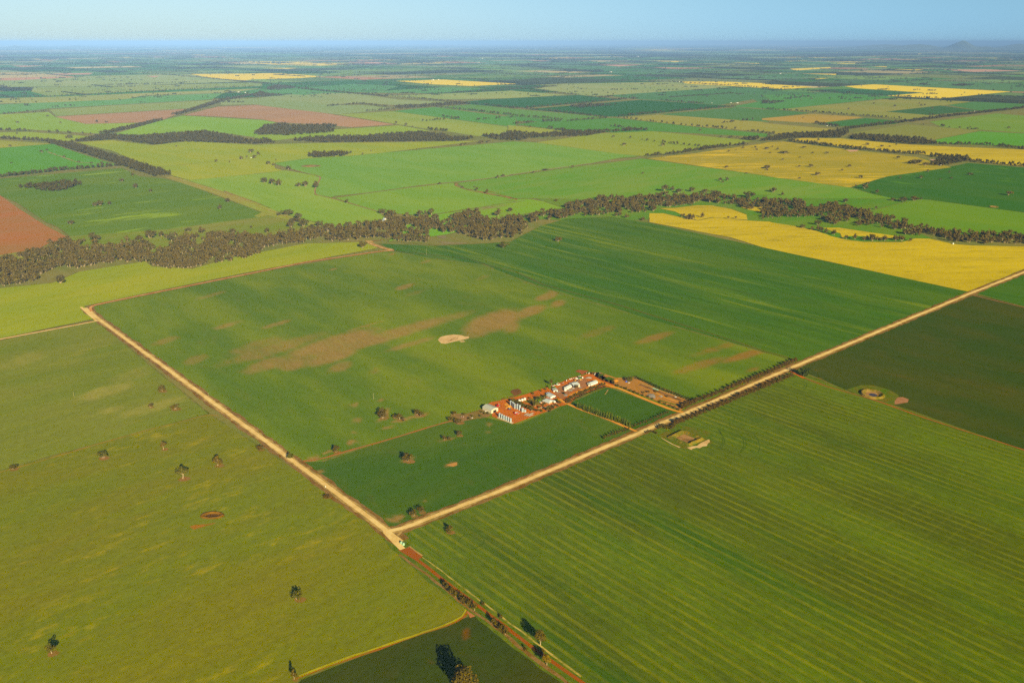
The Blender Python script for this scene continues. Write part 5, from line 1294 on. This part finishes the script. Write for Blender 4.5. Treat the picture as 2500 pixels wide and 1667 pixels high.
def seeder(fr, x, y, rz, label, paint, k=1.0, tank=WHITE):
    t = place('air_seeder', fr, x, y, rz, label, 'seeder')
    MB().box(-3.5, 3.5, -2.6, 2.6, .6, .85).box(-3.5, 3.5, -.2, .2, .85, 1.1).build('frame', paint, t)
    for s_ in (-1, 1): MB().box(-2.6, 2.6, s_ * 2.6 - .6, s_ * 2.6 + .6, .9, 2.6).build('folded_wing', paint, t)
    MB().lathe([(.2, -1.5), (1.1, -1.2), (1.1, 1.2), (.2, 1.5)], 14, (-.5, 0, 2.1), 'x').build('tank', tank, t)
    MB().box(3.5, 5.6, -.12, .12, .6, .8).build('drawbar', DARK, t)
    for s_ in (-1, 1): wheel(t, -1.5, s_ * 1.6, .8, .5); wheel(t, 1.8, s_ * 1.6, .6, .4)
    t.scale = (k, k, k)
    return t
def car(fr, x, y, rz, label, paint, cat='car', z=YZ + .02, name='car'):
    t = place(name, fr, x, y, rz, label, cat, z=z)
    MB().poly([(-2.3, -.85, .35), (2.3, -.85, .35), (2.3, .85, .35), (-2.3, .85, .35), (-2.3, -.85, 1.0), (2.3, -.85, .92), (2.3, .85, .92), (-2.3, .85, 1.0)],
              [(3, 2, 1, 0), (4, 5, 6, 7), (0, 1, 5, 4), (1, 2, 6, 5), (2, 3, 7, 6), (3, 0, 4, 7)]).build('body', paint, t)
    MB().poly([(-1.9, -.8, 1.0), (1.0, -.8, .97), (1.0, .8, .97), (-1.9, .8, 1.0), (-1.5, -.68, 1.55), (.35, -.68, 1.58), (.35, .68, 1.58), (-1.5, .68, 1.55)],
              [(0, 1, 5, 4), (1, 2, 6, 5), (2, 3, 7, 6), (3, 0, 4, 7)]).build('windows', WINDOW, t)
    MB().box(-1.5, .35, -.68, .68, 1.56, 1.62).build('roof', paint, t)
    for s_ in (-1, 1): wheel(t, 1.45, s_ * .8, .36, .22); wheel(t, -1.45, s_ * .8, .36, .22)
    return t
def truck(fr, x, y, rz, label, paint, tray, k=1.0):
    t = place('truck', fr, x, y, rz, label, 'truck')
    MB().box(2.2, 4.2, -1.15, 1.15, .7, 2.6).build('cab', paint, t)
    MB().box(3.6, 4.25, -1.0, 1.0, 1.7, 2.45).build('windscreen', WINDOW, t)
    MB().box(-3.8, 2.0, -1.2, 1.2, 1.0, 2.4).build('tray', tray, t)
    MB().box(-3.8, 4.0, -.5, .5, .6, 1.0).build('chassis', DARK, t)
    for s_ in (-1, 1): wheel(t, 3.2, s_ * 1.0, .5, .3); wheel(t, -1.5, s_ * 1.0, .5, .5); wheel(t, -2.7, s_ * 1.0, .5, .5)
    t.scale = (k, k, k)
    return t
harvester('r', 545, 740, .9, 'red harvester parked beside the big cream shed', REDP)
tractor('r', 868, 832, 2.2, 'blue tractor standing in front of the back row of silos', BLUEP, 1.25)
seeder('r', 832, 838, 2.2, 'small red implement hitched behind the blue tractor', REDP, .6, DARK)
seeder('r', 1055, 955, .7, 'large red air seeder with white tank on the open yard', REDP, 1.05)
tractor('r', 1112, 950, .7, 'red and white tractor hitched to the large red seeder', REDP, 1.2)
car('r', 2190, 488, .1, 'dark blue car parked right of the white cottage', NAVY)
car('s', 480, 632, .4, 'white car below the white-trunked gum', WHITE)
truck('s', 1115, 480, 1.2, 'yellow truck on the machinery line behind the centre shed', YELP, YELP, .9)
truck('s', 1262, 415, .3, 'white and green tanker on the machinery line behind the sheds', WHITE, GRNP, 1.25)
seeder('s', 1150, 425, .5, 'white folded implement left of the tanker', WHITE, .8)
tractor('s', 1205, 372, 1.0, 'small orange-yellow tractor behind the tanker', YELP, .9)
car('s', 1245, 350, .9, 'white car at the far edge of the machinery line', WHITE)
truck('s', 1275, 455, .2, 'orange flatbed trailer truck in front of the tanker', RUSTY, YELP, .8)
car('s', 1175, 480, .5, 'dark blue car beside the yellow truck', NAVY)
truck('s', 632, 605, .6, 'white truck on the rubbish line left of the sheds', WHITE, WHITE, .8)
tractor('s', 1055, 632, .4, 'blue tractor half under the open front of the centre shed', BLUEP, 1.1)
car('s', 1050, 702, .3, 'small white car below the centre shed', WHITE)
car('e', 1091, 1348, ANG_U, 'small yellow car at the left edge of the long gravel road', YELP, z=ZR + .1)
car('d', 1388, 1301, .3, 'small pale yellow vehicle beside a tree in the dark green paddock', YELP, z=.7)
# junk line along the back fence: machines past their use
def scrap(fr, x, y, label, m1, m2, k, seed):
    rr = random.Random(seed)
    t = place('scrap_machine', fr, x, y, rr.uniform(0, 3), label, 'scrap', 'scrap along the back fence')
    b = MB(); b.box(-1.6, 1.6, -.8, .8, .4, .9); b.box(-1.2, .2, -.6, .6, .9, 1.7); b.build('frame', m1, t)
    MB().lathe([(.1, -.8), (.55, -.7), (.55, .7), (.1, .8)], 10, (.7, 0, 1.4), 'y').build('drum', m2, t)
    for s_ in (-1, 1): wheel(t, -.9, s_ * .95, .4, .2)
    t.scale = (k, k, k)
sc = [('s', 720, 560), ('s', 745, 572), ('s', 775, 560), ('s', 835, 500), ('s', 860, 480), ('s', 905, 480), ('s', 960, 440), ('s', 1000, 430), ('s', 1065, 410), ('s', 1080, 445), ('s', 525, 605), ('s', 610, 560), ('s', 1420, 270), ('s', 1490, 275), ('s', 1520, 260), ('s', 1690, 268), ('s', 1665, 305), ('s', 1825, 262),
      ('p', 160, 938), ('p', 180, 940), ('p', 290, 958), ('p', 312, 950), ('p', 505, 858), ('p', 540, 875)]
sc.sort(key=lambda q: px(*q)[0])
for i, (fr, x, y) in enumerate(sc):
    m1, m2 = random.choice([(WHITE, RUSTY), (RUSTY, WHITE), (CREAM, WHITE), (RUSTY, YELP), (WHITE, WHITE)])
    scrap(fr, x, y, f'small weathered machine, {ORD[i]} from the left along the back edge of the farmyard', m1, m2, random.uniform(.75, 1.15), i)
rb = [('r', 1700, 800), ('r', 1760, 790), ('r', 1810, 770), ('r', 1860, 790), ('r', 1890, 770), ('r', 1990, 735), ('r', 2050, 730), ('r', 2110, 700), ('r', 2225, 655), ('r', 1340, 700), ('r', 1500, 860)]
for i, (fr, x, y) in enumerate(rb):
    gx, gy = G(*px(fr, x, y)); b = MB(); rr = random.Random(i)
    for k in range(7): b.box(-.8, .8, -.35, .35, 0, rr.uniform(.3, .9), rr.uniform(0, 3), (rr.uniform(-2, 2), rr.uniform(-1.6, 1.6)))
    o = b.build('timber_pile', WOODP if i % 2 else CONC); o.location = (gx, gy, YZ)
    thing(o, f'pale pile of old timber, {ORD[i]} from the left in a line below the house', 'pile', 'rubble and timber piles below the house')
# hay windrows, gravel heaps, tarpaulin, pipes
def mound(name, fr, x, y, w, dpt, h, label, cat, mat, rz=0, group=None, seed=1, z=YZ, stretch=1):
    gx, gy = G(*px(fr, x, y)); rr = np.random.default_rng(seed); n = 22; m = 10
    V = []; F = []
    for i in range(m + 1):
        t = i / m
        for k in range(n):
            a = 2 * math.pi * k / n
            r = (1 - t) * (1 + .12 * math.sin(3 * a + seed) + .06 * rr.normal())
            V.append((math.cos(a) * r * w / 2, math.sin(a) * r * dpt / 2, h * (math.sin(t * math.pi / 2) ** 1.2) * (1 + .06 * rr.normal())))
        if i:
            for k in range(n): F.append(((i - 1) * n + k, (i - 1) * n + (k + 1) % n, i * n + (k + 1) % n, i * n + k))
    o = mesh_obj(name, V, F, mat); o.location = (gx, gy, z); o.rotation_euler = (0, 0, rz)
    return thing(o, label, cat, group)
for i, (x, y, w) in enumerate(((1350, 965, 13), (1415, 985, 15), (1480, 1000, 14), (1500, 950, 13))):
    mound('gravel_heap', 'r', x, y, w, 3.2, 1.3, f'long grey heap, {ORD[i]} from the left beside the crop edge', 'heap', GREYG, .75, 'long grey heaps in the lower yard', i + 2)
mound('gravel_heap', 's', 1500, 395, Wm('s', 395, 200), 9, 2.2, 'grey gravel heap beyond the rightmost shed', 'heap', GREYG, .1, seed=5)
mound('gravel_heap', 's', 960, 745, Wm('s', 740, 170), 10, .5, 'flat grey spill of gravel below the narrow white shed', 'heap', GREYG, .6, seed=7)
mound('gravel_heap', 's', 832, 885, 8, 12, .5, 'small grey patch of gravel in the middle of the yard', 'heap', GREYG, .2, seed=8)
mound('gravel_heap', 's', 620, 790, 8, 9, .4, 'small grey patch of gravel beside the small open shed', 'heap', GREYG, .5, seed=9)
mound('gravel_heap', 's', 1250, 665, 7, 9, .4, 'small grey patch of gravel at the corner of the centre shed', 'heap', GREYG, .5, seed=10)
mound('sand_heap', 'r', 830, 760, 9, 20, 1.6, 'orange sand heap left of the back silos', 'heap', ORANGE, -.5, seed=11)
mound('earth_heap', 'u', 1085, 1050, Wm('u', 1050, 180), 22, 1.2, 'wide grey-pink earth heap in the storage yard', 'heap', GREYG, .2, seed=12, z=1.02)
mound('earth_heap', 'u', 1310, 1060, Wm('u', 1050, 90), 9, 1.3, 'small grey rubble heap right of the wide earth heap', 'heap', GREYG, .2, seed=13, z=1.02)
mound('sand_heap', 'u', 230, 690, Wm('u', 690, 120), 12, 1.5, 'orange sand heap near the upper driveway', 'heap', ORANGE, .2, seed=14, z=1.02)
mound('tarpaulin_heap', 'u', 480, 712, Wm('u', 700, 60), 5, 1.6, 'bright blue tarpaulin over a heap in the storage yard', 'tarpaulin', TARP, .1, seed=15, z=1.02)
car('u', 545, 742, .3, 'white car beside the blue tarpaulin', WHITE)
gable('lean_to', 'small rusty-roofed lean-to behind the blue tarpaulin', 'shed', 'u', (470, 700), (440, 690), (500, 690), 2.0, 2.6, RUSTY, RUSTY, z=1.03, size=(6, 4))
for i, (x, y, l) in enumerate(((1148, 882, 6), (1165, 888, 4), (1222, 908, 5), (1660, 1080, 4))):
    gx, gy = G(*px('u', x, y)); b = MB()
    for k in range(5): b.lathe([(.28, -l / 2), (.3, -l / 2), (.3, l / 2), (.28, l / 2)], 8, (0, k * .62 - 1.2, .3), 'x')
    o = b.build('pipe_stack', TEAL if i != 3 else WHITE); o.location = (gx, gy, 1.06); o.rotation_euler = (0, 0, ANG_U + .1)
    thing(o, f'stack of pale {"teal" if i != 3 else "white"} pipes, {ORD[i]} from the left in the storage yard', 'pipes', 'pipe stacks in the storage yard')
mound('feed_pile', 'u', 705, 625, 11, 6, .8, 'cream pile on the ground right of the large dark tree', 'heap', CREAM, -.6, seed=21, z=1.02)
# poles
def pole(fr, x, y, hpx, label, z=.5):
    t = place('power_pole', fr, x, y, ANG_V, label, 'pole', 'wooden power poles in the paddocks', z=z)
    h = Hm(fr, y, hpx)
    MB().lathe([(.22, -.5), (.20, h * .5), (.14, h), (.01, h)], 8).build('post', WOODP, t)
    MB().box(-1.1, 1.1, -.08, .08, h - .7, h - .5).build('crossarm', WOODP, t)
    for q in (-1, 0, 1): MB().lathe([(.06, h - .5), (.07, h - .3), (.01, h - .25)], 6, (q * .95, 0, 0)).build('insulator', WHITE, t)
pole('j', 1074, 425, 55, 'pale wooden pole on a bare patch in the central paddock')
pole('i', 665, 402, 42, 'pale wooden pole standing alone in the left paddock')
pole('i', 1872, 402, 36, 'pale wooden pole at the right verge of the long gravel road', z=ZR)
pole('f', 1548, 600, 60, 'faint wooden pole at the top of the central paddock')
# marker tank
silo('marker_drum', 'small white drum on the right verge of the gravel road', 'j', 643, 1212, 1.6, 1.8, None, WHITE, z=ZR, leg=False, cat='drum')

# ---- dams and earthworks
def dam(fr, x, y, rx, ry, h, label, bank, floor, pool=None, z=.7, square=False, rot=0.0):
    py = px(fr, x, y)[1]; s = FR[fr][2]
    gx, gy = G(*px(fr, x, y)); RX = rx / s / ppm(py); RY = ry / s / ppm(py) / math.sin(dep(py))
    n = 48; V, F = [], []
    prof = [(1.0, 0), (.86, h), (.78, h), (.52, .12)]
    rr = random.Random(int(x))
    for pr, pz in prof:
        for k in range(n):
            a = 2 * math.pi * k / n
            c, s_ = math.cos(a), math.sin(a)
            if square: m = 1 / max(abs(c), abs(s_)) * .82; c, s_ = c * min(m, 1.12), s_ * min(m, 1.12)
            j = 1 + rr.uniform(-.02, .02)
            X, Y = c * pr * RX * j, s_ * pr * RY * j
            V.append((X * math.cos(rot) - Y * math.sin(rot) , X * math.sin(rot) + Y * math.cos(rot), pz * (1 + rr.uniform(-.12, .12))))
    for i in range(3):
        for k in range(n): F.append((i * n + k, i * n + (k + 1) % n, (i + 1) * n + (k + 1) % n, (i + 1) * n + k))
    o = mesh_obj('dam_bank', V, F, bank); o.location = (gx, gy, z); struct(o, label)
    V2 = [(v[0] * 1.02, v[1] * 1.02, .15) for v in V[3 * n:]]
    o = mesh_obj('dam_floor', V2, [tuple(range(n))], floor); o.location = (gx, gy, z); struct(o)
    if pool:
        pm = NT('muddy_water'); pm.b.inputs['Roughness'].default_value = .15; pm.b.inputs['Specular IOR Level'].default_value = .5; pm.out(alb((70, 56, 44)))
        V3 = [(v[0] * pool[2] + pool[0] * RX, v[1] * pool[2] + pool[1] * RY, .19) for v in V[3 * n:]]
        o = mesh_obj('water', V3, [tuple(range(n))], pm.m); o.location = (gx, gy, z); struct(o)
BANKG = road_mat('grassy_bank', (88, 96, 34), (132, 108, 62), st=.35, sc=.12)
BANKT = road_mat('clay_bank', (146, 118, 76), (104, 94, 46), st=.3, sc=.12)
FLOOR = road_mat('clay_floor', (176, 132, 92), (134, 100, 74), st=.3, sc=.2)
GRASSD = road_mat('rank_grass', (86, 110, 18), (112, 104, 40), st=.4, sc=.12)
SANDP = road_mat('pale_sand', (226, 190, 140), (206, 166, 116), st=.15)
field('dam_surround', 'm 400,740 500,695 620,665 760,680 850,715 885,790 865,835 760,862 680,875 600,862 470,805', GRASSD, z=.72)
field('sandy_apron', 'm 650,857 700,845 740,842 775,815 850,782 858,805 838,820 830,842 790,848 765,862 735,858 700,868 690,878', SANDP, z=.76)
strip('sandy_edge', pts('m 420,768 520,830 590,855'), 2.5, .77, SANDP, jit=1.2)
dam('m', 640, 775, 155, 62, 3.4, 'square farm dam with grassy clay banks', BANKG, FLOOR, None, .74, True, ANG_U)
field('dam_surround', 'o 340,985 480,942 600,945 740,985 835,1035 840,1075 800,1130 740,1140 640,1100 480,1045', GRASSD, z=.72)
field('clay_apron', 'o 800,1095 830,1060 880,1058 935,1080 925,1108 860,1120 800,1128', road_mat('clay_apron', (176, 126, 100), (160, 108, 84)), z=.76)
dam('o', 585, 1032, 115, 46, 3.2, 'round dam with tan floor and a small pool', BANKT, FLOOR, (.02, -.12, .62), .74)
dam('i', 1905, 1468, 110, 30, 2.2, 'small oval red-earth dam in the flowering paddock', road_mat('red_bank', (122, 84, 44), (98, 70, 40), st=.3), road_mat('red_floor', (104, 70, 50), (90, 62, 46)), None, .72)
field('red_stain', 'k 1700,95 1760,78 1850,72 1940,60 1900,78 1830,95 1740,122', road_mat('red_stain', (172, 108, 48), (140, 112, 40), st=.25), z=.74)
field('sand_scrape', 'f 1650,1362 1672,1335 1720,1322 1790,1312 1860,1318 1890,1330 1930,1330 1928,1346 1870,1362 1790,1378 1720,1396 1680,1392', SANDP, z=.74)
strip('scrape_track', pts('f 1740,1375 1850,1352 1870,1338 1800,1332 1740,1355 1760,1368'), 1.6, .78, VERGE, jit=.5)
field('sand_scrape', 'f 1840,1372 1880,1368 1900,1376 1860,1382', SANDP, z=.74)
dam('b', 510, 1198, 90, 9, 2.0, 'thin oval dam in the central green paddock', BANKT, FLOOR, None, .7)
dam('h', 2080, 388, 40, 7, 2.0, 'tiny dam in the dark green paddock at right', BANKT, FLOOR, None, .7)
field('bare_patch', 'j 1722,1008 1760,1003 1822,987 1822,1015 1790,1028 1750,1022', road_mat('bare_tan', (196, 140, 84), (186, 128, 80)), z=.73)
field('canola_gap', 'd 760,1055 870,1052 850,1066 790,1070', FAL, z=.72)
field('canola_gap', 'd 1490,1135 1570,1140 1540,1150', FAL, z=.72)
field('woodland_clearing', 'e 895,500 950,510 945,530 900,530', SANDP, z=.72)
field('woodland_clearing', 'e 1020,510 1100,488 1140,495 1060,520', SANDP, z=.72)
field('clay_pan', 'f 1640,430 1690,420 1740,440 1700,452 1660,445', road_mat('grey_pan', (140, 124, 100), (130, 120, 90)), z=.73)
field('clay_pan', 'f 1650,475 1780,485 1930,490 1850,500 1700,498', road_mat('grey_pan2', (146, 130, 100), (130, 120, 90)), z=.73)

# turning tracks of the sprayer in the striped crop
TRK = road_mat('wheel_track', (70, 92, 8), (78, 100, 10))
for sp in ('m 920,690 960,730 990,780 985,830 950,870', 'm 935,690 950,715 975,780 965,830 935,860', 'm 1130,740 1175,780 1185,840 1150,890 1110,910', 'm 1110,740 1160,790 1165,845 1130,890',
           'm 1240,720 1290,790 1310,850 1290,900', 'm 1030,620 1030,660 1060,700', 'm 1605,290 1640,255 1700,260 1735,300 1700,335', 'm 1620,300 1650,270 1690,272 1715,300 1690,325', 'm 310,985 312,955 330,945',
           'l 1760,230 1780,180 1850,160 1950,175 2010,220 1960,270 1880,300', 'm 1070,570 1080,600 1060,635', 'm 800,930 830,975'):
    strip('wheel_track', pts(sp), 1.1, .71, TRK, jit=.15, step=5)
